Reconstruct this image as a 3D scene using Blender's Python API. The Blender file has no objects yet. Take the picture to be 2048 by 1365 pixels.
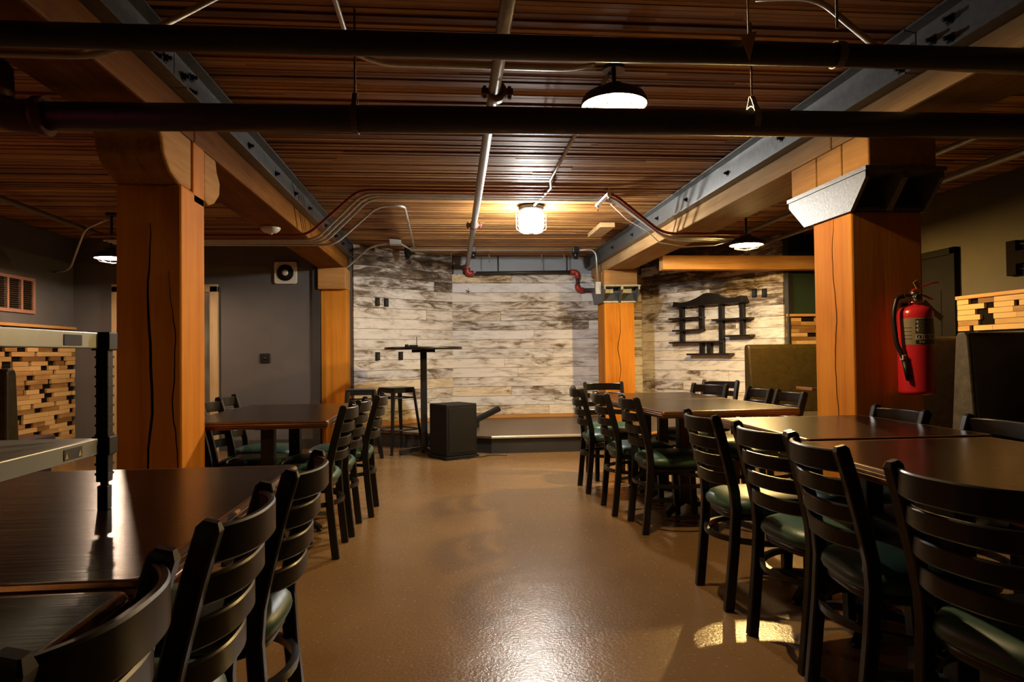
import bpy, bmesh, math, random
from math import sin, cos, pi, radians, sqrt, atan2
from mathutils import Vector, Matrix
random.seed(7)
SC = bpy.context.scene
COL = SC.collection

# ------------------------------------------------------------------ camera
YAW, PITCH, ROLL, EYE = 0.0934, 0.0184, 0.01176, 1.10
_f = Vector((sin(YAW)*cos(PITCH), cos(YAW)*cos(PITCH), sin(PITCH)))
_r = Vector((cos(YAW), -sin(YAW), 0))
_d = _f.cross(_r)
_r2 = _r*cos(ROLL) + _d*sin(ROLL)
_d2 = _d*cos(ROLL) - _r*sin(ROLL)
cam = bpy.data.cameras.new('camera')
cam.sensor_width = 36.0
cam.lens = 36.0*1365/2048
cam.clip_start = 0.02
camo = bpy.data.objects.new('camera', cam)
COL.objects.link(camo)
m = Matrix.Identity(4)
for i in range(3):
    m[i][0], m[i][1], m[i][2] = _r2[i], -_d2[i], -_f[i]
m[0][3], m[1][3], m[2][3] = 0, 0, EYE
camo.matrix_world = m
SC.camera = camo

# ------------------------------------------------------------------ world, exposure
w = bpy.data.worlds.new('world')
SC.world = w
w.use_nodes = True
w.node_tree.nodes['Background'].inputs[0].default_value = (0.6, 0.4, 0.3, 1)
w.node_tree.nodes['Background'].inputs[1].default_value = 0.0
SC.view_settings.view_transform = 'Standard'
SC.view_settings.look = 'None'
SC.view_settings.gamma = 1
SC.view_settings.use_curve_mapping = False
SC.view_settings.exposure = 0.0

# lamp powers (bulb emission strength) and colours
LAMP_FRONT = (3900, (1.0, 0.68, 0.33))
LAMP_MID = (1950, (1.0, 0.97, 0.90))
LAMP_RIGHT = (10500, (1.0, 0.64, 0.22))
LAMP_LEFT = (2900, (1.0, 0.68, 0.46))
LAMP_REAR = (1700, (1.0, 0.56, 0.22))
TINT_TUBE = (60, (1.0, 0.10, 0.22))

# ------------------------------------------------------------------ materials
def new_mat(name):
    mt = bpy.data.materials.new(name)
    mt.use_nodes = True
    nt = mt.node_tree
    b = nt.nodes['Principled BSDF']
    return mt, nt, b

def N(nt, typ, **kw):
    n = nt.nodes.new(typ)
    for k, v in kw.items():
        setattr(n, k, v)
    return n

def ramp(nt, stops, src=None):
    r = N(nt, 'ShaderNodeValToRGB')
    el = r.color_ramp.elements
    while len(el) < len(stops):
        el.new(0.5)
    for e, (p, c) in zip(el, stops):
        e.position = p
        e.color = (c[0], c[1], c[2], 1)
    if src is not None:
        nt.links.new(src, r.inputs[0])
    return r

def coords(nt, scale=(1, 1, 1), rot=(0, 0, 0)):
    t = N(nt, 'ShaderNodeTexCoord')
    mp = N(nt, 'ShaderNodeMapping')
    mp.inputs['Scale'].default_value = scale
    mp.inputs['Rotation'].default_value = rot
    nt.links.new(t.outputs['Object'], mp.inputs[0])
    return mp.outputs[0]

def noise(nt, vec, scale=1, detail=5, rough=0.55, dist=0.0):
    n = N(nt, 'ShaderNodeTexNoise')
    n.inputs['Scale'].default_value = scale
    n.inputs['Detail'].default_value = detail
    n.inputs['Roughness'].default_value = rough
    n.inputs['Distortion'].default_value = dist
    nt.links.new(vec, n.inputs['Vector'])
    return n.outputs[0]

def math_n(nt, op, a, b=None, clamp=False):
    n = N(nt, 'ShaderNodeMath', operation=op)
    n.use_clamp = clamp
    for i, v in enumerate((a, b)):
        if v is None:
            continue
        if isinstance(v, (int, float)):
            n.inputs[i].default_value = v
        else:
            nt.links.new(v, n.inputs[i])
    return n.outputs[0]

def mix_c(nt, fac, a, b, blend='MIX'):
    n = N(nt, 'ShaderNodeMix', data_type='RGBA', blend_type=blend)
    for i, v in ((0, fac), (6, a), (7, b)):
        if isinstance(v, (int, float)):
            n.inputs[i].default_value = v
        elif isinstance(v, tuple):
            n.inputs[i].default_value = (v[0], v[1], v[2], 1)
        else:
            nt.links.new(v, n.inputs[i])
    return n.outputs[2]

def bump(nt, b, height, strength=0.3, dist=0.01):
    n = N(nt, 'ShaderNodeBump')
    n.inputs['Strength'].default_value = strength
    n.inputs['Distance'].default_value = dist
    nt.links.new(height, n.inputs['Height'])
    nt.links.new(n.outputs[0], b.inputs['Normal'])

def plain(name, col, rough=0.5, metal=0.0, var=0.0, vscale=8, bmp=0.0, spec=0.5, coat=0.0):
    mt, nt, b = new_mat(name)
    b.inputs['Roughness'].default_value = rough
    b.inputs['Metallic'].default_value = metal
    b.inputs['Specular IOR Level'].default_value = spec
    b.inputs['Coat Weight'].default_value = coat
    b.inputs['Coat Roughness'].default_value = 0.15
    v = coords(nt)
    n = noise(nt, v, vscale, 4)
    lo = tuple(c*(1-var) for c in col)
    hi = tuple(min(1, c*(1+var)) for c in col)
    r = ramp(nt, [(0.3, lo), (0.7, hi)], n)
    nt.links.new(r.outputs[0], b.inputs['Base Color'])
    if bmp:
        bump(nt, b, n, bmp, 0.004)
    return mt

def emit(name, col, strength):
    mt = bpy.data.materials.new(name)
    mt.use_nodes = True
    nt = mt.node_tree
    nt.nodes.clear()
    e = N(nt, 'ShaderNodeEmission')
    e.inputs[0].default_value = (*col, 1)
    e.inputs[1].default_value = strength
    o = N(nt, 'ShaderNodeOutputMaterial')
    nt.links.new(e.outputs[0], o.inputs[0])
    return mt

def wood(name, dark, mid, light, axis='z', grain=1.0, rough=0.5, island=0.0, crack=False, coat=0.0, spec=0.18):
    """streaky timber; grain runs along axis"""
    mt, nt, b = new_mat(name)
    s = {'x': (0.5, 9, 9), 'y': (9, 0.5, 9), 'z': (9, 9, 0.5)}[axis]
    v = coords(nt, tuple(k*grain for k in s))
    n1 = noise(nt, v, 1.6, 7, 0.62, 0.6)
    n2 = noise(nt, v, 9.0, 4, 0.6)
    v0 = coords(nt)
    n3 = noise(nt, v0, 2.2, 3)
    t = math_n(nt, 'ADD', math_n(nt, 'MULTIPLY', n1, 0.55), math_n(nt, 'MULTIPLY', n2, 0.25))
    t = math_n(nt, 'ADD', t, math_n(nt, 'MULTIPLY', n3, 0.25))
    if island:
        g = N(nt, 'ShaderNodeNewGeometry')
        k = math_n(nt, 'SUBTRACT', g.outputs['Random Per Island'], 0.5)
        t = math_n(nt, 'ADD', t, math_n(nt, 'MULTIPLY', k, island))
    r = ramp(nt, [(0.32, dark), (0.5, mid), (0.68, light)], t)
    colr = r.outputs[0]
    if crack:
        vc = coords(nt, tuple(k*0.55 for k in s))
        nc = noise(nt, vc, 1.1, 3, 0.5, 0.3)
        c = math_n(nt, 'ABSOLUTE', math_n(nt, 'SUBTRACT', nc, 0.57))
        cr = ramp(nt, [(0.0, (1, 1, 1)), (0.008, (0, 0, 0))], c)
        colr = mix_c(nt, cr.outputs[0], colr, tuple(k*0.35 for k in dark))
    nt.links.new(colr, b.inputs['Base Color'])
    b.inputs['Roughness'].default_value = rough
    b.inputs['Specular IOR Level'].default_value = spec
    b.inputs['Coat Weight'].default_value = coat
    b.inputs['Coat Roughness'].default_value = 0.2
    bump(nt, b, t, 0.25, 0.006)
    return mt

def whitewash(name, worn):
    """reclaimed boards with worn white paint; boards run along local x"""
    mt, nt, b = new_mat(name)
    g = N(nt, 'ShaderNodeNewGeometry')
    rnd = g.outputs['Random Per Island']
    wn = N(nt, 'ShaderNodeTexWhiteNoise', noise_dimensions='1D')
    nt.links.new(rnd, wn.inputs['W'])
    rnd2 = wn.outputs['Value']
    # shift coordinates per board
    tc = N(nt, 'ShaderNodeTexCoord')
    cmb = N(nt, 'ShaderNodeCombineXYZ')
    nt.links.new(math_n(nt, 'MULTIPLY', rnd, 40.0), cmb.inputs[0])
    add = N(nt, 'ShaderNodeVectorMath', operation='ADD')
    nt.links.new(tc.outputs['Object'], add.inputs[0])
    nt.links.new(cmb.outputs[0], add.inputs[1])
    def mp(s):
        q = N(nt, 'ShaderNodeMapping')
        q.inputs['Scale'].default_value = s
        nt.links.new(add.outputs[0], q.inputs[0])
        return q.outputs[0]
    streak = noise(nt, mp((1.5, 1, 7)), 1.5, 8, 0.64, 1.6)
    patch = noise(nt, mp((1.6, 1, 3.0)), 1.0, 5, 0.6, 0.5)
    fine = noise(nt, mp((5, 1, 60)), 2.0, 5, 0.7)
    t = math_n(nt, 'ADD', math_n(nt, 'MULTIPLY', streak, 0.55), math_n(nt, 'MULTIPLY', patch, 0.45))
    t = math_n(nt, 'ADD', t, math_n(nt, 'MULTIPLY', math_n(nt, 'SUBTRACT', fine, 0.5), 0.22))
    t = math_n(nt, 'ADD', t, math_n(nt, 'MULTIPLY', math_n(nt, 'SUBTRACT', rnd2, 0.32), 0.13))
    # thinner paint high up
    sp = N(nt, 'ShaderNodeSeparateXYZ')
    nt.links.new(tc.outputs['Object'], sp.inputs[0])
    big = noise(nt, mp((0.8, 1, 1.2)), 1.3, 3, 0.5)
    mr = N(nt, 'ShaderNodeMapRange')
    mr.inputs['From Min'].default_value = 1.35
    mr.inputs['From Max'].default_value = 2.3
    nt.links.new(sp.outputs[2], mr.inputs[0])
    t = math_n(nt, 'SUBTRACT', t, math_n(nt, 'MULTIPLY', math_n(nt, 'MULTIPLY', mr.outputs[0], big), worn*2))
    r = ramp(nt, [(0.34, (0.06, 0.045, 0.032)), (0.42, (0.24, 0.185, 0.13)), (0.475, (0.56, 0.53, 0.49)), (0.57, (0.80, 0.785, 0.76))], t)
    tint = ramp(nt, [(0.0, (0.95, 0.96, 1.0)), (0.52, (1, 0.97, 0.93)), (0.70, (1.0, 0.84, 0.56)), (0.88, (0.92, 0.94, 1.0))], rnd)
    c = mix_c(nt, 1.0, r.outputs[0], tint.outputs[0], 'MULTIPLY')
    # grey-blue and rust smears of old paint
    sm = noise(nt, mp((1.2, 1, 4)), 1.9, 4, 0.55)
    smr = ramp(nt, [(0.62, (0, 0, 0)), (0.70, (1, 1, 1))], sm)
    c = mix_c(nt, math_n(nt, 'MULTIPLY', smr.outputs[0], 0.45), c, (0.22, 0.23, 0.26))
    ye = ramp(nt, [(0.28, (1, 1, 1)), (0.36, (0, 0, 0))], sm)
    c = mix_c(nt, math_n(nt, 'MULTIPLY', ye.outputs[0], 0.4), c, (0.42, 0.27, 0.09))
    nt.links.new(c, b.inputs['Base Color'])
    b.inputs['Roughness'].default_value = 0.62
    b.inputs['Specular IOR Level'].default_value = 0.25
    bump(nt, b, t, 0.5, 0.006)
    return mt

def floor_mat():
    mt, nt, b = new_mat('polished_concrete')
    v = coords(nt)
    n1 = noise(nt, v, 0.9, 3, 0.5)
    n2 = noise(nt, v, 60, 3, 0.6)
    t = math_n(nt, 'ADD', math_n(nt, 'MULTIPLY', n1, 0.80), math_n(nt, 'MULTIPLY', n2, 0.20))
    r = ramp(nt, [(0.25, (0.155, 0.086, 0.032)), (0.5, (0.215, 0.125, 0.050)), (0.75, (0.275, 0.168, 0.074))], t)
    nt.links.new(r.outputs[0], b.inputs['Base Color'])
    rr = ramp(nt, [(0.3, (0.20,)*3), (0.7, (0.28,)*3)], n2)
    nt.links.new(rr.outputs[0], b.inputs['Roughness'])
    b.inputs['Specular IOR Level'].default_value = 0.40
    fine = noise(nt, v, 75, 3, 0.6)
    wav = noise(nt, v, 5, 1, 0.5)
    h = math_n(nt, 'ADD', math_n(nt, 'MULTIPLY', fine, 0.55), math_n(nt, 'MULTIPLY', wav, 1.0))
    bump(nt, b, h, 0.42, 0.006)
    return mt

M = {}
M['ceil'] = wood('ceiling_boards', (0.12, 0.049, 0.014), (0.265, 0.116, 0.032), (0.41, 0.21, 0.066), 'x', 0.8, 0.6, island=0.35)
M['fir'] = wood('old_fir_timber', (0.29, 0.088, 0.008), (0.50, 0.180, 0.018), (0.62, 0.260, 0.034), 'z', 0.55, 0.62, spec=0.06)
M['fir_y'] = wood('fir_beam', (0.095, 0.034, 0.006), (0.18, 0.068, 0.012), (0.26, 0.11, 0.022), 'y', 0.8, 0.7, spec=0.03)
M['fir_pale'] = wood('pale_fir_beam', (0.20, 0.11, 0.042), (0.33, 0.20, 0.086), (0.44, 0.29, 0.14), 'y', 0.8, 0.7, spec=0.05)
M['fir_bolster'] = wood('orange_fir_bolster', (0.20, 0.085, 0.018), (0.36, 0.18, 0.045), (0.46, 0.25, 0.075), 'y', 1.0, 0.65, spec=0.05)
M['fir_x'] = wood('fir_cross_timber', (0.22, 0.10, 0.03), (0.44, 0.21, 0.06), (0.58, 0.31, 0.10), 'x', 0.8, 0.55)
M['fir_end'] = wood('fir_end_block', (0.26, 0.15, 0.06), (0.46, 0.29, 0.13), (0.60, 0.42, 0.22), 'x', 1.4, 0.6)
M['pine'] = wood('pine_strips', (0.17, 0.080, 0.022), (0.36, 0.195, 0.062), (0.52, 0.32, 0.120), 'x', 0.9, 0.6, island=0.6)
M['pale_wood'] = wood('pale_pine_frame', (0.30, 0.20, 0.09), (0.45, 0.31, 0.15), (0.55, 0.40, 0.21), 'z', 1.0, 0.5)
M['steel'] = plain('galvanised_steel', (0.14, 0.145, 0.148), 0.42, 0.6, 0.18, 30, 0.05)
M['zinc_cap'] = plain('zinc_coated_plate', (0.155, 0.155, 0.15), 0.42, 0.35, 0.22, 70, 0.25)
M['bolt'] = plain('dark_bolt', (0.03, 0.03, 0.03), 0.35, 0.6)
M['pipe_black'] = plain('black_pipe_paint', (0.032, 0.029, 0.026), 0.5, 0.0, 0.2, 20)
M['pipe_grey'] = plain('bare_pipe', (0.24, 0.215, 0.19), 0.38, 0.6, 0.15, 20)
M['conduit'] = plain('galvanised_conduit', (0.52, 0.50, 0.46), 0.36, 0.6, 0.1, 20)
M['red_conduit'] = plain('red_conduit', (0.20, 0.022, 0.018), 0.4)
M['red_fit'] = plain('red_fitting', (0.33, 0.03, 0.02), 0.4)
M['dark_red'] = plain('dark_red_fitting', (0.07, 0.016, 0.012), 0.5)
M['grey_wall'] = plain('grey_wall_paint', (0.100, 0.092, 0.088), 0.62, 0, 0.08, 3, 0.08, 0.3)
M['band_wall'] = plain('blue_grey_paint', (0.27, 0.295, 0.32), 0.6, 0, 0.06, 3)
M['tan_wall'] = plain('tan_wall_paint', (0.062, 0.049, 0.024), 0.75, 0, 0.08, 3, 0.08, 0.2)
M['green_wall'] = plain('dark_green_paint', (0.016, 0.026, 0.010), 0.6, 0, 0.1, 3, 0, 0.3)
M['dark_wall'] = plain('charcoal_wall_paint', (0.03, 0.028, 0.026), 0.6, 0, 0.1, 3)
M['floor'] = floor_mat()
M['boards'] = whitewash('whitewashed_boards', 0.03)
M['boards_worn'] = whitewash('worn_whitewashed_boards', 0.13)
M['black_wood'] = plain('black_lacquered_wood', (0.009, 0.0075, 0.0065), 0.33, 0, 0.25, 15, 0.03, 0.45)
M['vinyl_green'] = plain('dark_green_vinyl', (0.022, 0.072, 0.046), 0.42, 0, 0.15, 6, 0.05, 0.5)
M['table'] = wood('dark_table_veneer', (0.006, 0.0025, 0.0016), (0.011, 0.0048, 0.0028), (0.018, 0.008, 0.0045), 'x', 1.2, 0.23, spec=0.30)
M['edge'] = plain('bronze_brown_edge', (0.20, 0.095, 0.042), 0.28, 0.5, 0.1, 10, 0, 0.6)
M['cast'] = plain('black_cast_iron', (0.010, 0.010, 0.010), 0.4, 0.1, 0.2, 20)
M['glide'] = plain('chrome_glide', (0.6, 0.6, 0.6), 0.25, 1.0)
M['black_metal'] = plain('black_powder_coat', (0.012, 0.012, 0.013), 0.3, 0.2, 0.2, 20)
M['speaker'] = plain('black_textured_paint', (0.0065, 0.0065, 0.007), 0.55, 0, 0.2, 160, 0.2, 0.18)
M['stage_top'] = wood('stage_floor_laminate', (0.055, 0.034, 0.021), (0.095, 0.062, 0.038), (0.14, 0.094, 0.06), 'x', 1.0, 0.32)
M['stage_face'] = plain('charcoal_stage_paint', (0.022, 0.022, 0.024), 0.45, 0, 0.15, 5)
M['alu'] = plain('aluminium_nosing', (0.85, 0.84, 0.82), 0.3, 0.8)
M['olive'] = plain('olive_vinyl', (0.027, 0.017, 0.003), 0.5, 0, 0.35, 22, 0.25, 0.2)
M['grey_vinyl'] = plain('grey_mottled_vinyl', (0.055, 0.044, 0.027), 0.6, 0, 0.35, 18, 0.2, 0.15)
M['brown_vinyl'] = plain('brown_vinyl', (0.045, 0.026, 0.012), 0.42, 0, 0.3, 22, 0.2)
M['dark_vinyl'] = plain('black_vinyl', (0.013, 0.011, 0.011), 0.4, 0, 0.2, 15, 0.1)
M['purple_vinyl'] = plain('aubergine_vinyl', (0.035, 0.020, 0.026), 0.4, 0, 0.2, 15, 0.1)
M['recess'] = plain('dark_recess', (0.010, 0.007, 0.005), 0.9, spec=0.0)
M['red_paint'] = plain('red_cylinder_enamel', (0.62, 0.022, 0.032), 0.25, 0, 0.04, 5, 0, 0.5, 0.3)
M['label'] = plain('label_foil', (0.36, 0.30, 0.20), 0.35, 0.3, 0.1, 20)
M['label_white'] = plain('label_white', (0.62, 0.58, 0.50), 0.5)
M['ink'] = plain('black_ink', (0.012, 0.012, 0.012), 0.5)
M['gold_ink'] = plain('gold_lettering', (0.62, 0.40, 0.10), 0.4)
M['rubber'] = plain('black_rubber', (0.010, 0.010, 0.010), 0.45)
M['chrome'] = plain('chrome', (0.62, 0.60, 0.56), 0.2, 1.0)
M['yellow_tag'] = plain('yellow_tag', (0.58, 0.40, 0.04), 0.5)
M['white_plastic'] = plain('white_plastic', (0.62, 0.56, 0.46), 0.4)
M['grey_plastic'] = plain('grey_plastic_box', (0.42, 0.42, 0.40), 0.45)
M['white_cable'] = plain('white_cable', (0.6, 0.56, 0.5), 0.4)
M['shade_out'] = plain('black_shade_enamel', (0.012, 0.011, 0.010), 0.45)
M['shade_in'] = plain('white_shade_enamel', (0.38, 0.36, 0.32), 0.4)
M['copper'] = plain('copper_frame', (0.40, 0.20, 0.13), 0.45, 0.3)
M['shelf_grey'] = plain('grey_laminate_shelf', (0.20, 0.22, 0.21), 0.4, 0, 0.08, 6)
M['shelf_edge'] = plain('brushed_aluminium_edge', (0.36, 0.38, 0.37), 0.35, 0.5, 0.08, 10)
M['black_plastic'] = plain('black_plastic', (0.006, 0.006, 0.006), 0.5, spec=0.25)
M['door_dark'] = plain('dark_door_paint', (0.010, 0.0085, 0.006), 0.8, 0, 0.1, 4, 0, 0.02)
M['duct_dark'] = plain('brown_conduit_paint', (0.09, 0.06, 0.035), 0.5)

def glass_mat():
    mt, nt, b = new_mat('door_glass_painted_reflection')
    b.inputs['Base Color'].default_value = (0.17, 0.18, 0.145, 1)
    b.inputs['Roughness'].default_value = 0.08
    b.inputs['Specular IOR Level'].default_value = 0.9
    v = coords(nt, (1, 1, 0.35))
    n = noise(nt, v, 3, 3)
    r = ramp(nt, [(0.35, (0.10, 0.105, 0.08)), (0.65, (0.24, 0.25, 0.20))], n)  # pale streaks paint a curtain-like reflection into the pane colour
    nt.links.new(r.outputs[0], b.inputs['Base Color'])
    return mt
M['glass'] = glass_mat()

def clear_mat():
    mt, nt, b = new_mat('clear_lamp_glass')
    b.inputs['Base Color'].default_value = (1, 0.97, 0.92, 1)
    b.inputs['Roughness'].default_value = 0.05
    tr = N(nt, 'ShaderNodeBsdfTransparent')
    mx = N(nt, 'ShaderNodeMixShader')
    mx.inputs[0].default_value = 0.12
    nt.links.new(tr.outputs[0], mx.inputs[1])
    nt.links.new(b.outputs[0], mx.inputs[2])
    nt.links.new(mx.outputs[0], nt.nodes['Material Output'].inputs[0])
    return mt
M['clear'] = clear_mat()

# ------------------------------------------------------------------ mesh builder
class MB:
    def __init__(self):
        self.v, self.f, self.sm, self.mi = [], [], [], []
    def add(self, vs, fs, smooth=False, mat=0):
        o = len(self.v)
        self.v += [tuple(p) for p in vs]
        for f in fs:
            self.f.append([i+o for i in f])
            self.sm.append(smooth)
            self.mi.append(mat)
    def box(self, x0, x1, y0, y1, z0, z1, mat=0, bev=0.0, rot=None, piv=None):
        b = min(bev, abs(x1-x0)/2.2, abs(y1-y0)/2.2, abs(z1-z0)/2.2)
        cx, cy, cz = (x0+x1)/2, (y0+y1)/2, (z0+z1)/2
        hx, hy, hz = (x1-x0)/2, (y1-y0)/2, (z1-z0)/2
        if b <= 0:
            vs = [(cx+i*hx, cy+j*hy, cz+k*hz) for i in (-1, 1) for j in (-1, 1) for k in (-1, 1)]
            fs = [(0, 1, 3, 2), (4, 6, 7, 5), (0, 4, 5, 1), (2, 3, 7, 6), (0, 2, 6, 4), (1, 5, 7, 3)]
        else:
            bm = bmesh.new()
            bmesh.ops.create_cube(bm, size=1)
            for q in bm.verts:
                q.co = Vector((cx+q.co.x*2*hx, cy+q.co.y*2*hy, cz+q.co.z*2*hz))
            bmesh.ops.bevel(bm, geom=bm.edges[:], offset=b, segments=2, profile=0.6, affect='EDGES')
            bm.verts.index_update()
            vs = [q.co[:] for q in bm.verts]
            fs = [[q.index for q in fc.verts] for fc in bm.faces]
            bm.free()
        if rot is not None:
            p = Vector(piv if piv else (cx, cy, cz))
            vs = [tuple(rot @ (Vector(q)-p) + p) for q in vs]
        self.add(vs, fs, False, mat)
        return self
    def sweep(self, path, prof, up=(0, 0, 1), smooth=False, mat=0, cap=True, closed=False):
        """prof: list of (a,b); a along side, b along up-ish; path: points"""
        P = [Vector(p) for p in path]
        n = len(P)
        U = Vector(up)
        rings = []
        for i in range(n):
            if closed:
                t = (P[(i+1) % n]-P[i-1]).normalized()
            else:
                t = (P[min(i+1, n-1)]-P[max(i-1, 0)]).normalized()
            s = t.cross(U)
            if s.length < 1e-4:
                s = t.cross(Vector((1, 0, 0)))
            s.normalize()
            b = s.cross(t).normalized()
            pr = prof(i/(n-1)) if callable(prof) else prof
            rings.append([P[i]+s*a+b*c for a, c in pr])
        k = len(rings[0])
        vs = [q for r in rings for q in r]
        fs = []
        for i in range(n if closed else n-1):
            j = (i+1) % n
            for a in range(k):
                c = (a+1) % k
                fs.append((i*k+a, i*k+c, j*k+c, j*k+a))
        self.add(vs, fs, smooth, mat)
        if cap and not closed:
            o = len(self.v)-len(vs)
            self.f.append([o+a for a in range(k)][::-1]); self.sm.append(False); self.mi.append(mat)
            self.f.append([o+(n-1)*k+a for a in range(k)]); self.sm.append(False); self.mi.append(mat)
        return self
    def tube(self, path, r, n=10, mat=0, cap=True):
        """round tube with parallel-transport frames"""
        P = [Vector(p) for p in path]
        T = [(P[min(i+1, len(P)-1)]-P[max(i-1, 0)]).normalized() for i in range(len(P))]
        a = Vector((0, 0, 1)) if abs(T[0].z) < 0.9 else Vector((1, 0, 0))
        s = T[0].cross(a).normalized()
        vs = []
        for i, t in enumerate(T):
            s = (s - t*s.dot(t)).normalized()
            b = t.cross(s)
            rr = r(i/(len(P)-1)) if callable(r) else r
            vs += [P[i]+(s*cos(2*pi*k/n)+b*sin(2*pi*k/n))*rr for k in range(n)]
        fs = []
        for i in range(len(P)-1):
            for k in range(n):
                q = (k+1) % n
                fs.append((i*n+k, i*n+q, (i+1)*n+q, (i+1)*n+k))
        self.add(vs, fs, True, mat)
        if cap:
            o = len(self.v)-len(vs)
            self.f.append([o+k for k in range(n)][::-1]); self.sm.append(False); self.mi.append(mat)
            self.f.append([o+(len(P)-1)*n+k for k in range(n)]); self.sm.append(False); self.mi.append(mat)
        return self
    def lathe(self, prof, c=(0, 0, 0), n=32, mat=0, smooth=True, axis='z'):
        vs = []
        for r, z in prof:
            for k in range(n):
                a = 2*pi*k/n
                if axis == 'z':
                    p = (c[0]+r*cos(a), c[1]+r*sin(a), c[2]+z)
                elif axis == 'y':
                    p = (c[0]+r*cos(a), c[1]+z, c[2]+r*sin(a))
                else:
                    p = (c[0]+z, c[1]+r*cos(a), c[2]+r*sin(a))
                vs.append(p)
        fs = []
        for i in range(len(prof)-1):
            for k in range(n):
                q = (k+1) % n
                fs.append((i*n+k, i*n+q, (i+1)*n+q, (i+1)*n+k))
        self.add(vs, fs, smooth, mat)
        o = len(self.v)-len(vs)
        for i, rev in ((0, True), (len(prof)-1, False)):
            if prof[i][0] > 1e-5:
                l = [o+i*n+k for k in range(n)]
                self.f.append(l[::-1] if rev else l); self.sm.append(False); self.mi.append(mat)
        return self
    def prism(self, poly, z0, z1, mat=0, axis='z', off=(0, 0, 0)):
        """extrude polygon; axis is the extrusion axis"""
        def P(a, b, h):
            q = {'z': (a, b, h), 'y': (a, h, b), 'x': (h, a, b)}[axis]
            return (q[0]+off[0], q[1]+off[1], q[2]+off[2])
        n = len(poly)
        vs = [P(a, b, z0) for a, b in poly]+[P(a, b, z1) for a, b in poly]
        fs = [list(range(n))[::-1], [n+i for i in range(n)]]
        for i in range(n):
            j = (i+1) % n
            fs.append([i, j, n+j, n+i])
        self.add(vs, fs, False, mat)
        return self
    def build(self, name, mats, parent=None, bevel=0.0, soft=False):
        me = bpy.data.meshes.new(name)
        me.from_pydata(self.v, [], self.f)
        if not isinstance(mats, (list, tuple)):
            mats = [mats]
        for q in mats:
            me.materials.append(q)
        for p, s, mi in zip(me.polygons, self.sm, self.mi):
            p.use_smooth = s or soft
            p.material_index = mi
        me.update()
        bm = bmesh.new(); bm.from_mesh(me)
        bmesh.ops.recalc_face_normals(bm, faces=bm.faces[:])
        bm.to_mesh(me); bm.free()
        if soft:
            me.set_sharp_from_angle(angle=radians(32))
        o = bpy.data.objects.new(name, me)
        COL.objects.link(o)
        if parent is not None:
            o.parent = parent
        if bevel:
            md = o.modifiers.new('bevel', 'BEVEL')
            md.width = bevel; md.segments = 2; md.limit_method = 'ANGLE'
        return o

def empty(name, loc=(0, 0, 0), rz=0.0):
    o = bpy.data.objects.new(name, None)
    o.empty_display_size = 0.1
    o.location = loc
    o.rotation_euler = (0, 0, rz)
    COL.objects.link(o)
    return o

def tag(o, label, cat, group=None, kind=None):
    o['label'] = label
    o['category'] = cat
    if group: o['group'] = group
    if kind: o['kind'] = kind
    return o

def structure(o, label, cat):
    return tag(o, label, cat, kind='structure')

def copy_tree(src, loc, rz, label, group):
    r = src.copy(); COL.objects.link(r)
    r.location = loc; r.rotation_euler = (0, 0, rz)
    r['label'] = label; r['group'] = group
    for ch in list(src.children):
        c = ch.copy(); COL.objects.link(c); c.parent = r
        for g in list(ch.children):
            d = g.copy(); COL.objects.link(d); d.parent = c
    return r

def fillet(pts, r, seg=6):
    """round the corners of a polyline"""
    P = [Vector(p) for p in pts]
    out = [P[0]]
    for i in range(1, len(P)-1):
        a, b, c = P[i-1], P[i], P[i+1]
        d1, d2 = (a-b), (c-b)
        k = min(r, d1.length*0.48, d2.length*0.48)
        p, q = b+d1.normalized()*k, b+d2.normalized()*k
        for s in range(seg+1):
            t = s/seg
            out.append(p*(1-t)**2+b*2*t*(1-t)+q*t*t)
    out.append(P[-1])
    return out

ZC = 2.486           # underside of the ceiling boards
TT = 0.773           # table height

# ================================================================== SETTING
structure(MB().box(-4.6, 4.6, -2.2, 10.0, -0.12, 0.0).build('floor', M['floor']), 'polished brown concrete floor', 'floor')

# ceiling: narrow boards on edge running across the room, uneven in height
b = MB()
y = -2.1
while y < 9.8:
    wd = random.choice((0.030, 0.034, 0.038, 0.042))
    h = random.choice((0, 0.001, 0.002, 0.002, 0.003, 0.004, 0.006, 0.013))
    x = -4.5 - random.random()*1.2
    while x < 4.5:
        L = random.uniform(2.2, 4.5)
        h2 = h + random.uniform(0, 0.004)
        b.box(max(x, -4.5), min(x+L-0.002, 4.5), y, y+wd-0.003, ZC+h2, ZC+0.09)
        x += L
    y += wd
b.box(-4.6, 4.6, -2.2, 10.0, ZC+0.085, ZC+0.16)
structure(b.build('ceiling', M['ceil']), 'low ceiling of narrow brown timber boards laid on edge', 'ceiling')

structure(MB().box(-4.45, -4.3, -2.2, 8.45, 0, ZC).build('wall_left', M['grey_wall']), 'grey painted wall on the left side', 'wall')
structure(MB().box(-4.3, -1.56, 8.3, 8.45, 0, ZC).build('wall_back_left', M['grey_wall']), 'grey painted back wall left of the stage', 'wall')
structure(MB().box(-1.60, -1.515, 8.27, 8.55, 0, ZC-0.33).build('trim_1', M['dark_wall']), 'dark strip at the end of the grey back wall', 'trim')
structure(MB().box(-4.29, -1.6, 8.285, 8.3, 0, 0.12).build('baseboard_back', M['dark_wall'], bevel=0.003), 'dark baseboard along the grey back wall', 'baseboard')
structure(MB().box(4.4, 4.55, -2.2, 7.9, 0, ZC).build('wall_right', M['tan_wall']), 'tan painted wall on the right side', 'wall')
structure(MB().box(3.985, 4.4, 7.76, 7.9, 0, ZC).build('wall_back_right', M['green_wall']), 'dark green wall at the back right corner', 'wall')
structure(MB().box(-4.45, 4.55, -2.3, -2.15, 0, ZC).build('wall_front', M['dark_wall']), 'dark wall behind the viewer', 'wall')
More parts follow.
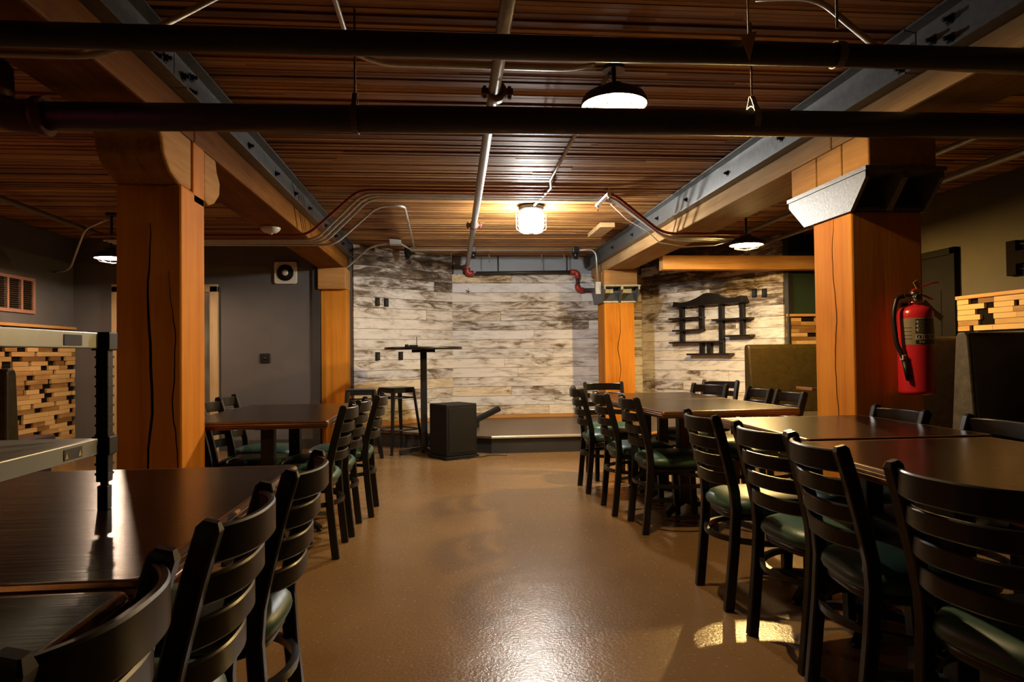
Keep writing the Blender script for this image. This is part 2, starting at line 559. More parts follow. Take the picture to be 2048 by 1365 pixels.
structure(MB().box(-0.2, 3.0, 9.72, 9.85, 0, ZC).build('wall_stage_band', M['band_wall']), 'blue grey wall behind the boards of the stage', 'wall')

def plank_wall(name, a, bb, ztop, label, row=0.1335, zbot=0.19, seed=1, mat='boards'):
    random.seed(seed)
    a, bb = Vector((a[0], a[1], 0)), Vector((bb[0], bb[1], 0))
    L = (bb-a).length
    mb = MB()
    z = zbot+0.045
    while z < ztop:
        z1 = min(z+row, ztop)
        x = 0
        while x < L-0.01:
            l = random.uniform(0.7, 2.2)
            if L-(x+l) < 0.3: l = L-x
            x1 = min(L, x+l)
            d = random.uniform(0, 0.006)
            mb.box(x+0.0018, x1-0.0018, -0.022-d, 0, z+0.0024, z1-0.0024, bev=0.0)
            x = x1
        z += row
    o = mb.build(name, M[mat])
    o.location = a
    o.rotation_euler = (0, 0, atan2(bb.y-a.y, bb.x-a.x))
    structure(o, label, 'wall')
    back = MB().box(-0.05, L+0.05, 0.0, 0.12, 0, min(ztop, ZC)).build(name+'_backing', M['dark_wall'])
    back.location = a; back.rotation_euler = o.rotation_euler
    structure(back, 'dark wall behind the ' + label, 'wall')
    base = MB().box(0.0, L, -0.03, 0, zbot-0.002, zbot+0.045).build(name.replace('wall', 'baseboard'), M['fir_x'])
    base.location = a; base.rotation_euler = o.rotation_euler
    structure(base, 'orange wood strip along the foot of the ' + label, 'baseboard')
    return o
SL = ((-1.18, 8.62), (0.05, 9.68)); SR = ((2.82, 9.68), (3.98, 7.75))
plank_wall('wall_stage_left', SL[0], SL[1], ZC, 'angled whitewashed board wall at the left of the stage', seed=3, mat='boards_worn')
plank_wall('wall_stage', (0.05, 9.70), (2.82, 9.70), 2.235, 'whitewashed board wall at the back of the stage', seed=11)
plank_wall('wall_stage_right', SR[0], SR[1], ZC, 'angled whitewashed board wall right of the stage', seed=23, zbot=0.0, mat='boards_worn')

# door with glass in the grey back wall, hidden partly by the timber column
d1 = structure(empty('door_1', (-3.265, 8.29, 0)), 'glazed door with pale wooden frame in the grey back wall', 'door')
b = MB()
b.box(-0.59, -0.50, -0.05, 0.0, 0, 1.93, bev=0.004).box(0.50, 0.59, -0.05, 0.0, 0, 1.93, bev=0.004).box(-0.59, 0.59, -0.05, 0, 1.86, 1.95, bev=0.004)
b.build('door_frame', M['pale_wood'], d1)
MB().box(-0.50, 0.50, -0.02, -0.002, 0.0, 1.86).build('door_glass', M['glass'], d1)

# dark door in the right wall
d2 = structure(empty('door_2', (4.40, 5.95, 0), 0), 'dark door in the tan right wall behind the timber column', 'door')
b = MB().box(-0.05, 0.0, -0.46, -0.40, 0, 1.98, bev=0.004).box(-0.05, 0, 0.40, 0.46, 0, 1.98, bev=0.004).box(-0.05, 0, -0.46, 0.46, 1.92, 1.98, bev=0.004)
b.build('door_frame', M['door_dark'], d2)
MB().box(-0.035, -0.005, -0.40, 0.40, 0.0, 1.92, bev=0.003).box(-0.04, -0.034, -0.28, -0.05, 0.25, 1.62, bev=0.003).box(-0.04, -0.034, 0.05, 0.28, 0.25, 1.62, bev=0.003).build('door_leaf', M['door_dark'], d2)

# ================================================================== BEAMS, COLUMNS
def beam(x0, x1, y1, z0, label, mat):
    mb = MB()
    ys = [-2.1, 0.4, 3.45, y1]
    for i in range(3):
        mb.box(x0, x1, ys[i]+0.002, ys[i+1]-0.002, z0, ZC-0.001, bev=0.012)
    return tag(mb.build('timber_beam', M[mat]), label, 'beam', 'timber ceiling beams')
beam(-1.54, -1.225, 8.6, 2.150, 'heavy timber ceiling beam on the left columns, smoke detector under it', 'fir_y')
beam(2.047, 2.40, 9.6, 2.170, 'heavy timber ceiling beam on the right columns with metal caps', 'fir_pale')

def channel(xw, side, zb, y1, ysplice, label, boltlist):
    """steel channel: web flat on the beam, flanges towards the room"""
    t = tag(empty('steel_channel', (xw, 0, zb)), label, 'steel beam', 'steel channels on the beams')
    H = ZC-0.002-zb
    mb = MB()
    for y0, yy in ((-2.1, ysplice-0.004), (ysplice+0.004, y1)):
        s = side
        poly = [(0, 0), (0, H), (s*0.068, H), (s*0.068, H-0.009), (s*0.017, H-0.016), (s*0.017, 0.016), (s*0.068, 0.009), (s*0.068, 0)]
        mb.prism(poly, y0, yy, axis='y')
    mb.build('channel_web', M['steel'], t)
    for (yy, zz) in boltlist:
        q = MB().lathe([(0.024, 0.0), (0.024, 0.004), (0.015, 0.0045), (0.015, 0.016), (0.009, 0.017), (0.009, 0.03), (0.0, 0.031)], n=6, axis='x', smooth=False)
        if side < 0:
            q.v = [(-x, yb, zb2) for x, yb, zb2 in q.v]
        o = q.build('bolt', M['bolt'], t)
        o.location = (side*0.017, yy, zz*H)
    return t
channel(-1.222, 1, 2.305, 8.55, 3.15, 'steel channel bolted along the left timber beam',
        [(2.95, 0.3), (2.95, 0.7), (3.05, 0.5), (3.25, 0.5), (3.35, 0.3), (3.35, 0.7), (4.3, 0.5), (4.95, 0.5), (5.55, 0.5), (6.1, 0.5), (6.9, 0.5), (7.5, 0.5), (8.0, 0.5)])
channel(2.044, -1, 2.290, 9.6, 2.75, 'steel channel bolted along the right timber beam',
        [(2.55, 0.3), (2.55, 0.7), (2.65, 0.5), (2.85, 0.3), (2.85, 0.7), (3.95, 0.5), (4.75, 0.5), (5.6, 0.5), (6.4, 0.5), (7.3, 0.5), (8.2, 0.5)])

# near left column with notched head and two-piece bolster
t = tag(empty('timber_column', (-1.365, 3.42, 0)), 'orange timber column in front on the left, deep crack down its face', 'column', 'timber columns')
MB().box(-0.145, 0.145, -0.15, 0.15, 0, 1.90, bev=0.010).box(-0.145, 0.145, 0.0, 0.15, 1.85, 2.148, bev=0.008).build('post', M['fir'], t)
def crack(parent, x, y, z0, z1, seed, axis='x', w=0.0045):
    random.seed(seed)
    P = []
    n = 26
    d = 0
    for k in range(n+1):
        d += random.uniform(-0.006, 0.006)
        d *= 0.93
        q = d+0.012*sin(k*0.5+seed)
        P.append((x+q, y, z0+(z1-z0)*k/n) if axis == 'x' else (x, y+q, z0+(z1-z0)*k/n))
    pr = lambda u: [(-w*(0.35+sin(pi*u)), -.001), (w*(0.35+sin(pi*u)), -.001), (w*(0.35+sin(pi*u)), .001), (-w*(0.35+sin(pi*u)), .001)]
    return MB().sweep(P, pr, up=(0, 1, 0) if axis == 'x' else (1, 0, 0)).build('crack', M['recess'], parent)
crack(t, 0.0, -0.1505, 0.3, 1.72, 2)
crack(t, 0.105, -0.1505, 0.3, 1.5, 5, w=0.002)
prof = [(-0.42, 0.248), (0.0, 0.248), (0.0, 0.01), (-0.08, 0.0), (-0.17, 0.025), (-0.215, 0.085), (-0.19, 0.12), (-0.24, 0.19)]
def chop(sign, name):
    mb = MB()
    pl = [(0.0+sign*0.0, 0.0)]
    if sign < 0:
        poly = [(-0.02, 0.0), (-0.02, 0.248), (-0.46, 0.248), (-0.42, 0.20), (-0.36, 0.16), (-0.34, 0.09), (-0.27, 0.03), (-0.17, 0.0)]
    else:
        poly = [(0.15, 0.0), (0.22, -0.02), (0.31, 0.01), (0.39, 0.07), (0.40, 0.14), (0.35, 0.19), (0.33, 0.248), (0.15, 0.248)]
    mb.prism(poly, -0.143, 0.143, axis='x', off=(0, 0, 1.90))
    return mb.build(name, M['fir_bolster'], t, bevel=0.012)
chop(-1, 'bolster'); chop(1, 'bolster')

def cap_mesh(wx, y0b, y1b, y0t, y1t, h):
    """cast post cap: flared side plates, sloped ends with ribs, top flange"""
    mb = MB()
    def side(x0, x1):
        mb.prism([(y0b, 0), (y1b, 0), (y1t, h*0.72), (y1t, h), (y0t, h), (y0t, h*0.72)], x0, x1, axis='x')
    side(-wx, -wx+0.02); side(wx-0.02, wx)
    mb.box(-wx-0.006, wx+0.006, y0t-0.012, y1t+0.012, h-0.022, h)
    mb.box(-wx+0.02, wx-0.02, y0b, y1b, 0, 0.02)
    for s0, yb, yt in ((1, y0b, y0t), (-1, y1b, y1t)):
        inn = s0*0.09
        # recessed sloped wall and a middle rib and lower wedges
        mb.prism([(yb, 0.0), (yb+s0*0.02, 0.0), (yb+inn, h*0.62), (yb+inn, h), (yb+inn-s0*0.012, h), (yb+inn-s0*0.012, h*0.6)], -wx+0.02, wx-0.02, axis='x')
        mb.prism([(yb, 0.0), (yb+inn, h*0.6), (yb+inn, h-0.01), (yt, h-0.01), (yt, h*0.72)], -0.016, 0.016, axis='x')
    return mb

# near right column
t = tag(empty('timber_column', (2.235, 3.46, 0)), 'orange timber column in front on the right, carrying the fire extinguisher', 'column', 'timber columns')
MB().box(-0.19, 0.19, -0.18, 0.18, 0, 1.81, bev=0.010).build('post', M['fir'], t)
crack(t, -0.1905, -0.02, 0.5, 1.79, 3, axis='y', w=0.002)
c = cap_mesh(0.205, -0.20, 0.25, -0.33, 0.42, 0.195).build('post_cap', M['zinc_cap'], t)
c.location = (0, 0, 1.80)
mb = MB()
for y0, y1 in ((-0.33, -0.105), (-0.10, 0.14), (0.145, 0.42)):
    mb.box(-0.188, 0.165, y0, y1-0.004, 1.996, 2.168, bev=0.008)
mb.build('bolster', M['fir_bolster'], t)

# far right column
t = tag(empty('timber_column', (2.235, 8.95, 0)), 'distant timber column with metal cap at the right end of the stage', 'column', 'timber columns')
MB().box(-0.20, 0.20, -0.2, 0.2, 0.192, 1.76, bev=0.010).build('post', M['fir'], t)
crack(t, 0.0, -0.2005, 0.5, 1.74, 4, w=0.003)
c = cap_mesh(0.235, -0.22, 0.26, -0.36, 0.4, 0.22).build('post_cap', M['steel'], t)
c.location = (0, 0, 1.75)
MB().box(-0.22, 0.22, -0.30, 0.3, 1.972, 2.168, bev=0.010).build('bolster', M['fir_x'], t)

# far left column
t = tag(empty('timber_column', (-1.36, 8.45, 0)), 'distant timber column beside the grey back wall, left of the stage', 'column', 'timber columns')
MB().box(-0.15, 0.155, -0.13, 0.15, 0, 1.89, bev=0.010).build('post', M['fir'], t)
MB().box(-0.17, 0.16, -0.22, 0.15, 1.89, 2.148, bev=0.014).build('bolster', M['fir_x'], t)

# cross timber in the right bay
tag(MB().box(2.41, 4.39, 7.45, 7.60, 2.025, 2.185, bev=0.010).build('cross_timber', M['fir_x']), 'horizontal timber high in front of the shelf wall, lit orange', 'beam')
tag(MB().box(1.62, 1.78, 7.1, 7.75, 2.432, ZC-0.003, bev=0.006).build('timber_block', M['fir_end']), 'short timber block nailed to the ceiling near the right channel', 'block')

# ================================================================== STAGE
st = tag(empty('stage_platform', (0.46, 7.5, 0)), 'low dark stage platform in front of the white board wall', 'stage')
def loc(p): return (p[0]-0.46, p[1]-7.5)
outl = [(-1.17, 8.58), (0.46, 7.5), (2.25, 7.5), (3.46, 8.36), (2.80, 9.62), (0.07, 9.62)]
MB().prism([loc(p) for p in outl], 0.165, 0.19, axis='z').build('stage_top', M['stage_top'], st)
inn = [(-1.16, 8.60), (0.465, 7.525), (2.24, 7.525), (3.43, 8.37), (2.79, 9.61), (0.08, 9.61)]
MB().prism([loc(p) for p in inn], 0.0, 0.165, axis='z').build('stage_skirt', M['stage_face'], st)
q = MB().box(0, 1.79, -0.010, 0.035, 0.168, 0.196, bev=0.009).build('edge_nosing', M['alu'], st)
dx, dy = 3.46-2.25, 8.36-7.5
q = MB().box(0, sqrt(dx*dx+dy*dy)-0.02, -0.006, 0.035, 0.172, 0.194, bev=0.003).build('edge_nosing', M['fir_x'], st)
q.location = (1.79, 0, 0); q.rotation_euler = (0, 0, atan2(dy, dx))

# ================================================================== CHAIRS
def make_chair():
    t = empty('ladder_back_chair')
    sec = lambda a, c: [(-a, -c), (a, -c), (a, c), (-a, c)]
    path = [(-.235, 0), (-.222, .12), (-.206, .28), (-.197, .42), (-.203, .50), (-.225, .60), (-.258, .73), (-.283, .814), (-.286, .826)]
    def py(z):
        for (a, za), (c, zb) in zip(path, path[1:]):
            if za <= z <= zb: return a+(c-a)*(z-za)/(zb-za)
        return path[-1][0]
    for s in (-1, 1):
        mb = MB()
        P = [(s*(0.166+0.008*z), yy, z) for yy, z in path]
        def pr(u):
            k = 0.6 if u > 0.99 else 1
            return [(a*k, c*k) for a, c in [(-.016, -.016), (-.012, -.020), (.012, -.020), (.016, -.016), (.016, .016), (.012, .020), (-.012, .020), (-.016, .016)]]
        mb.sweep(P, pr, up=(0, -1, 0))
        post = mb.build('back_post', M['black_wood'], t, soft=True)
        MB().lathe([(0.015, 0.0), (0.016, 0.006)], c=(s*0.166, -.235, -0.002), n=12).build('foot_glide', M['glide'], post)
    for s in (-1, 1):
        mb = MB()
        mb.sweep([(s*0.172, 0.196, 0), (s*0.166, 0.185, 0.22), (s*0.158, 0.172, 0.395)], sec(.017, .017), up=(0, -1, 0))
        leg = mb.build('front_leg', M['black_wood'], t, soft=True)
        MB().lathe([(0.015, 0.0), (0.016, 0.006)], c=(s*0.172, .196, -0.002), n=12).build('foot_glide', M['glide'], leg)
    for z, h in ((.780, .064), (.702, .050), (.626, .050), (.550, .050)):
        y0 = py(z)
        P = []
        for i in range(25):
            u = i/12-1
            P.append((0.170*u, y0+0.006-0.062*(1-abs(u)**2.6), z))
        hh = h/2
        pr = [(-.007, -hh+.004), (-.004, -hh), (.004, -hh), (.007, -hh+.004), (.007, hh-.004), (.004, hh), (-.004, hh), (-.007, hh-.004)]
        MB().sweep(P, pr).build('back_slat', M['black_wood'], t, soft=True)
    # bent hoop that ties the legs
    P = [(0.238*cos(2*pi*k/32), -0.010+0.238*sin(2*pi*k/32), 0.292) for k in range(32)]
    MB().sweep(P, [(-.009, -.011), (.009, -.011), (.009, .011), (-.009, .011)], closed=True).build('ring_stretcher', M['black_wood'], t, soft=True)
    # seat frame and domed cushion, rounded trapezoid outline
    def outline(k, r=1.0):
        n = 40; out = []
        for i in range(n):
            a = 2*pi*i/n
            ca, sa = cos(a), sin(a)
            ex = 2/3.4
            x = math.copysign(abs(ca)**ex, ca)*0.198*r
            yv = math.copysign(abs(sa)**ex, sa)*0.215*r
            x *= 1+0.05*(yv/0.205)
            out.append((x, yv-0.012))
        return out
    def stack(levels):
        mb = MB(); n = 40; vs = []; fs = []
        for r, z in levels:
            vs += [(x, yv, z) for x, yv in outline(0, r)]
        for i in range(len(levels)-1):
            for k in range(n):
                q = (k+1) % n
                fs.append((i*n+k, i*n+q, (i+1)*n+q, (i+1)*n+k))
        mb.add(vs, fs, True)
        mb.add([vs[k] for k in range(n)], [list(range(n))[::-1]])
        mb.add([vs[(len(levels)-1)*n+k] for k in range(n)], [list(range(n))], True)
        return mb
    stack([(0.88, .372), (0.92, .374), (0.94, .380), (0.94, .398), (0.91, .402)]).build('seat_frame', M['black_wood'], t)
    stack([(0.95, .402), (1.0, .408), (1.025, .422), (1.01, .438), (0.95, .454), (0.82, .466), (0.55, .474), (0.25, .477)]).build('seat_cushion', M['vinyl_green'], t)
    return t

CH = make_chair()
CH['category'] = 'chair'
R_ = -pi/2      # facing right (+x)
L_ = pi/2       # facing left (-x)
chairs = [
    # right near table
    (1.405, 2.975, R_, 'black ladder-back chair on the right of the aisle, fourth from the front', 'chairs on the aisle, right near tables'),
    (1.412, 2.425, R_+0.10, 'black ladder-back chair on the right of the aisle, third from the front', 'chairs on the aisle, right near tables'),
    (1.402, 1.985, R_-0.10, 'black ladder-back chair on the right of the aisle, second from the front', 'chairs on the aisle, right near tables'),
    (1.390, 1.465, R_+0.20, 'nearest black ladder-back chair at the lower right edge of the photo', 'chairs on the aisle, right near tables'),
    # right far tables, aisle side
    (1.405, 4.200, R_, 'black ladder-back chair at the near corner of the far right table, whole back visible', 'chairs on the aisle, far right tables'),
    (1.335, 4.680, R_, 'black ladder-back chair on the aisle, second along the far right table', 'chairs on the aisle, far right tables'),
    (1.310, 5.430, R_, 'black ladder-back chair on the aisle nearest the stage, right side', 'chairs on the aisle, far right tables'),
    (1.430, 5.960, pi, 'black ladder-back chair at the stage end of the far right table, facing the viewer', 'chairs on the aisle, far right tables'),
    # behind the far right tables
    (2.010, 4.400, L_, 'black ladder-back chair behind the far right table, close to the orange column', 'chairs behind the right tables'),
    (2.010, 4.860, L_, 'black ladder-back chair behind the far right table, in front of the olive booth', 'chairs behind the right tables'),
    (1.960, 5.480, L_+0.50, 'turned black ladder-back chair at the back corner of the far right table', 'chairs behind the right tables'),
    (2.330, 6.060, L_+0.65, 'black ladder-back chair standing apart below the white board wall on the right', 'chairs behind the right tables'),
    (1.815, 3.010, L_, 'black ladder-back chair below the red fire extinguisher', 'chairs behind the right tables'),
    (1.850, 2.480, L_-0.05, 'black ladder-back chair at the far right edge, before the dark booth back', 'chairs behind the right tables'),
    # left near tables
    (-0.660, 1.850, L_, 'black ladder-back chair at the far end of the near left table, green seat lit', 'chairs on the aisle, left near tables'),
    (-0.680, 1.355, L_, 'black ladder-back chair at the middle of the near left table', 'chairs on the aisle, left near tables'),
    (-0.690, 0.850, L_, 'nearest black ladder-back chair at the lower left corner of the photo', 'chairs on the aisle, left near tables'),
    # left far table
    (-0.850, 3.950, L_, 'black ladder-back chair at the near end of the far left table, on the aisle', 'chairs on the aisle, far left table'),
    (-0.828, 4.400, L_, 'black ladder-back chair in the middle of the far left table, on the aisle', 'chairs on the aisle, far left table'),
    (-0.765, 4.890, L_, 'black ladder-back chair closest to the metal stools, pulled out at the far left table', 'chairs on the aisle, far left table'),
    (-1.180, 3.920, R_, 'black ladder-back chair just behind the left column, wall side of the table', 'chairs on the wall side, far left table'),
    (-1.200, 4.420, R_, 'black ladder-back chair on the wall side of the far left table, middle one', 'chairs on the wall side, far left table'),
    (-1.270, 4.960, R_, 'black ladder-back chair on the wall side of the far left table, farthest one', 'chairs on the wall side, far left table'),
]
for i, (x, y, rz, lab, grp) in enumerate(chairs):
    if i == 0:
        CH.location = (x, y, 0.002); CH.rotation_euler = (0, 0, rz); CH['label'] = lab; CH['group'] = grp
    else:
        copy_tree(CH, (x, y, 0.002), rz, lab, grp)

# ================================================================== TABLES
def rrect(hx, hy, r, n=4):
    out = []
    for cx, cy, a0 in ((hx-r, hy-r, 0), (-hx+r, hy-r, pi/2), (-hx+r, -hy+r, pi), (hx-r, -hy+r, 3*pi/2)):
        for k in range(n+1):
            a = a0+k*pi/2/n
            out.append((cx+r*cos(a), cy+r*sin(a)))
    return out

def table(cx, cy, sx, sy, rz, zt, label, group, along='y', seat_clear=0.0):
    t = tag(empty('dining_table', (cx, cy, 0), rz), label, 'table', group)
    hx, hy = sx/2, sy/2
    MB().prism(rrect(hx-0.010, hy-0.010, 0.010), zt-0.038, zt, axis='z').build('tabletop', M['table'], t)
    lev = [(0.0, -0.010), (0.001, -0.004), (-0.001, 0.0), (-0.008, 0.003), (-0.010, 0.0), (-0.012, 0.003), (-0.019, 0.004), (-0.021, 0.001), (-0.023, 0.004), (-0.030, 0.003), (-0.032, 0.0), (-0.034, 0.002), (-0.040, 0.0), (-0.040, -0.012)]
    vs, fs = [], []
    n = None
    for dz, o in lev:
        ring = rrect(hx-0.004+o, hy-0.004+o, 0.014)
        n = len(ring)
        vs += [(x, y, zt+dz) for x, y in ring]
    for i in range(len(lev)-1):
        for k in range(n):
            q = (k+1) % n
            fs.append((i*n+k, i*n+q, (i+1)*n+q, (i+1)*n+k))
    mb = MB(); mb.add(vs, fs)
    mb.build('edge_band', M['edge'], t, soft=True)
    for s in (-1, 1):
        px, py = (0, s*hy*0.52) if along == 'y' else (s*hx*0.52, 0)
        mb = MB().box(-0.035, 0.035, -0.035, 0.035, 0.06, zt-0.05, bev=0.006)
        mb.box(-0.18, 0.18, -0.025, 0.025, zt-0.056, zt-0.0385).box(-0.025, 0.025, -0.18, 0.18, zt-0.056, zt-0.0385)
        o = mb.build('pedestal', M['cast'], t); o.location = (px, py, 0)
        mb = MB()
        for k in range(4):
            a = k*pi/2+pi/4
            r = 0.27
            P = [(0, 0, 0.065), (r*0.5*cos(a), r*0.5*sin(a), 0.05), (r*cos(a), r*sin(a), 0.022)]
            mb.sweep(P, lambda u: [(-.026+.008*u, -.016+.004*u), (.026-.008*u, -.016+.004*u), (.018-.006*u, .016-.004*u), (-.018+.006*u, .016-.004*u)])
            mb.lathe([(0.017, 0), (0.017, 0.016)], c=(r*0.96*cos(a), r*0.96*sin(a), 0.0), n=10)
        f = mb.build('pedestal_foot', M['cast'], o)
    return t
GT = 'dark dining tables'
table(1.675, 2.815, 0.74, 0.84, 0, TT, 'dark brown dining table in front of the right column, extinguisher reflected in it', GT, 'y')
table(1.568, 1.610, 0.82, 1.46, 0, TT, 'dark brown dining table nearest on the right', GT, 'y')
table(1.640, 4.395, 0.88, 0.98, radians(4), 0.75, 'dark brown dining table in the far right row, its near corner towards the aisle', GT, 'y')
table(1.625, 5.315, 0.86, 0.84, 0, 0.75, 'dark brown dining table nearest the stage on the right', GT, 'y')
table(-1.055, 1.580, 1.21, 1.055, 0, TT, 'dark brown dining table on the left carrying the two-tier rack', GT, 'x')
table(-1.055, 0.510, 1.21, 1.03, 0, TT-0.003, 'dark brown dining table in the lower left corner, nearest the viewer', GT, 'x')
table(-1.000, 4.250, 0.76, 1.28, 0, 0.765, 'dark brown dining table behind the left column, before the grey wall', GT, 'y')

# ================================================================== RACK ON THE LEFT TABLE
rk = tag(empty('shelf_rack', (-0.745, 1.55, TT)), 'grey two-tier shelf rack with black posts standing on the left table', 'shelf')
for zt in (1.155-TT, 0.930-TT):
    s = MB().box(-0.32, -0.012, -0.46, -0.004, zt-0.022, zt-0.002, bev=0.002).build('shelf_board', M['shelf_grey'], rk)
    MB().box(-0.013, 0.002, -0.46, -0.02, zt-0.034, zt, bev=0.002).box(-0.32, -0.012, -0.006, 0.004, zt-0.030, zt-0.002, bev=0.002).build('shelf_rim', M['shelf_edge'], s)
    MB().box(0.0022, 0.0032, -0.15, -0.085, zt-0.029, zt-0.007).build('sticker', M['ink'] if zt < 0.3 else M['grey_wall'], s)
    if zt < 0.3:
        MB().prism([(-0.148, zt-0.026), (-0.136, zt-0.026), (-0.142, zt-0.012)], 0.0032, 0.0038, axis='x').prism([(-0.100, zt-0.026), (-0.088, zt-0.026), (-0.094, zt-0.012)], 0.0032, 0.0038, axis='x').build('warning_mark', M['yellow_tag'], s)
for px, py in ((0.0, 0.012), (-0.325, 0.012), (0.0, -0.47), (-0.325, -0.47)):
    mb = MB()
    mb.box(px-0.0125, px+0.0125, py-0.0125, py+0.0125, 0.06, 1.150-TT, bev=0.003)
    for k in range(14):
        zz = 0.075+k*0.021
        mb.box(px-0.0138, px+0.0138, py-0.0138, py+0.0138, zz, zz+0.005)
    mb.box(px-0.011, px+0.011, py-0.011, py+0.011, 0.0, 0.052, bev=0.003)
    mb.lathe([(0.008, 0.05), (0.008, 0.062)], c=(px, py, 0), n=10)
    p = mb.build('rack_post', M['black_plastic'], rk)
    for zt in (1.157-TT, 0.932-TT):
        MB().box(px-0.019, px+0.019, py-0.019, py+0.019, zt-0.040, zt, bev=0.003).build('corner_bracket', M['black_plastic'], p)

# ================================================================== PENDANT / CEILING LAMPS
def bulb_mesh(r=0.045):
    return MB().lathe([(0.001, -r), (r*0.6, -r*0.8), (r*0.95, -r*0.3), (r*0.95, r*0.2), (r*0.6, r*0.8), (0.014, r*1.5)], n=14)
def hood_lamp(loc, rad, zc, power, label, group, rec=0.03):
    """dark dome with white inside, wire guard, stem to the ceiling; loc is rim centre"""
    t = tag(empty('ceiling_lamp', loc), label, 'lamp', group)
    h = 0.068
    out = [(rad+0.004, 0.0), (rad, 0.012), (rad*0.98, 0.03), (rad*0.90, 0.050), (rad*0.70, h), (0.06, h+0.012), (0.05, h+0.03), (0.0, h+0.031)]
    MB().lathe(out, n=40).build('shade', M['shade_out'], t)
    inn = [(rad-0.002, 0.001), (rad-0.004, 0.012), (rad*0.96-0.003, 0.028), (rad*0.88, 0.046), (rad*0.68, h-0.004), (0.0, h+0.004)]
    o = MB()
    o.lathe(inn, n=40)
    o.build('shade_lining', M['shade_in'], t)
    # strip the closing discs so the dome is open below
    for nm in t.children:
        bm = bmesh.new(); bm.from_mesh(nm.data)
        bad = [f for f in bm.faces if len(f.verts) > 8]
        bmesh.ops.delete(bm, geom=bad, context='FACES')
        bm.to_mesh(nm.data); bm.free()
    bu = bulb_mesh(0.028).build('bulb', emit('lamp_glow', power[1], power[0]), t)
    bu.location = (0, 0, rec)
    mb = MB()
    for k in range(3):
        a = k*pi/3
        mb.tube([(rad*cos(a), rad*sin(a), 0.006), (rad*0.7*cos(a), rad*0.7*sin(a), -0.028), (0, 0, -0.05), (-rad*0.7*cos(a), -rad*0.7*sin(a), -0.028), (-rad*cos(a), -rad*sin(a), 0.006)], 0.0022, 6)
    P = [(rad*0.72*cos(2*pi*k/24), rad*0.72*sin(2*pi*k/24), -0.026) for k in range(25)]
    mb.tube(P, 0.0022, 6)
    mb.build('wire_guard', M['black_metal'], t)
    top = zc-loc[2]
    if top > h+0.06:
        MB().tube([(0, 0, h+0.04), (0, 0, top-0.02)], 0.011, 10).lathe([(0.055, top-0.022), (0.055, top-0.002)], n=20).build('stem', M['black_metal'], t)
    return t
GL = 'dark domed ceiling lamps'
hood_lamp((0.812, 3.22, 2.295), 0.158, ZC, LAMP_FRONT, 'glowing domed lamp between the two black pipes overhead', GL, 0.028)
hood_lamp((2.78, 6.12, 2.085), 0.150, ZC, LAMP_RIGHT, 'glowing domed lamp in the right bay above the shelf wall', GL, 0.010)
hood_lamp((-3.20, 6.85, 2.055), 0.150, ZC, LAMP_LEFT, 'glowing domed lamp partly behind the left column', GL, 0.034)
hood_lamp((-1.6, -1.35, 2.26), 0.150, ZC, LAMP_REAR, 'domed ceiling lamp behind the viewer', GL, 0.02)
t = tag(empty('tint_tube', (-4.26, 3.2, 2.12)), 'unseen pink tube added high on the left wall for a reddish tint', 'lamp')  # unseen glowing tube, added to tint the left side faintly red
MB().tube([(0, -0.45, 0), (0, 0.45, 0)], 0.009, 10).build('tube', emit('tint_glow', TINT_TUBE[1], TINT_TUBE[0]), t)
MB().box(-0.04, -0.012, -0.5, 0.5, -0.02, 0.02).build('holder', M['black_metal'], t)

# caged jar lamp in the middle, near the stage
t = tag(empty('caged_lamp', (0.79, 6.35, ZC)), 'bright caged lamp under the ceiling in front of the stage', 'lamp')
MB().lathe([(0.12, -0.003), (0.12, -0.03), (0.085, -0.055), (0.06, -0.06)], n=32).build('canopy', M['shade_out'], t)
MB().lathe([(0.118, -0.07), (0.12, -0.10), (0.12, -0.20), (0.10, -0.235), (0.0, -0.245)], n=32).build('glass_jar', M['clear'], t)
bu = bulb_mesh(0.055).build('bulb', emit('lamp_glow_middle', LAMP_MID[1], LAMP_MID[0]), t); bu.location = (0, 0, -0.16)
MB().tube([(0, 0, -0.055), (0, 0, -0.09)], 0.02, 12).build('socket', M['white_plastic'], t)
mb = MB()
for k in range(8):
    a = k*pi/4
    mb.tube([(0.125*cos(a), 0.125*sin(a), -0.03), (0.142*cos(a), 0.142*sin(a), -0.07), (0.142*cos(a), 0.142*sin(a), -0.215), (0.09*cos(a), 0.09*sin(a), -0.255), (0, 0, -0.262)], 0.0028, 6)
for z in (-0.08, -0.125, -0.17, -0.215):
    mb.tube([(0.142*cos(2*pi*k/32), 0.142*sin(2*pi*k/32), z) for k in range(33)], 0.0028, 6)
mb.build('wire_cage', M['chrome'], t)

# ================================================================== PIPES AND CONDUITS
def pipe(name, path, r, mat, label, cat='pipe', group=None, n=14):
    return tag(MB().tube(path, r, n).build(name, mat), label, cat, group)

GP = 'black overhead pipes'
# far, thick pipe with an elbow on the left
t = tag(empty('water_pipe', (-1.6, 2.75, 2.05)), 'thick black pipe across the room, the lower one overhead', 'pipe', GP)
o = (-1.6, 2.75, 2.05)
MB().tube([(0, 0, -0.02), (1.86, 0, 0.0), (5.95, 0, 0.035)], 0.0535, 20).build('pipe_run', M['pipe_black'], t)
P = fillet([(0.06, 0, -0.02), (-0.10, 0, -0.02), (-0.10, -0.02, 0.16)], 0.1, 8)
MB().tube(P, 0.062, 18).lathe([(0.075, -0.01), (0.075, 0.03)], c=(0.055, 0, -0.02), n=20, axis='x').build('elbow', M['dark_red'], t)
MB().tube([(-0.10, -0.02, 0.15), (-0.10, -0.02, 0.41)], 0.053, 16).build('riser', M['pipe_black'], t)
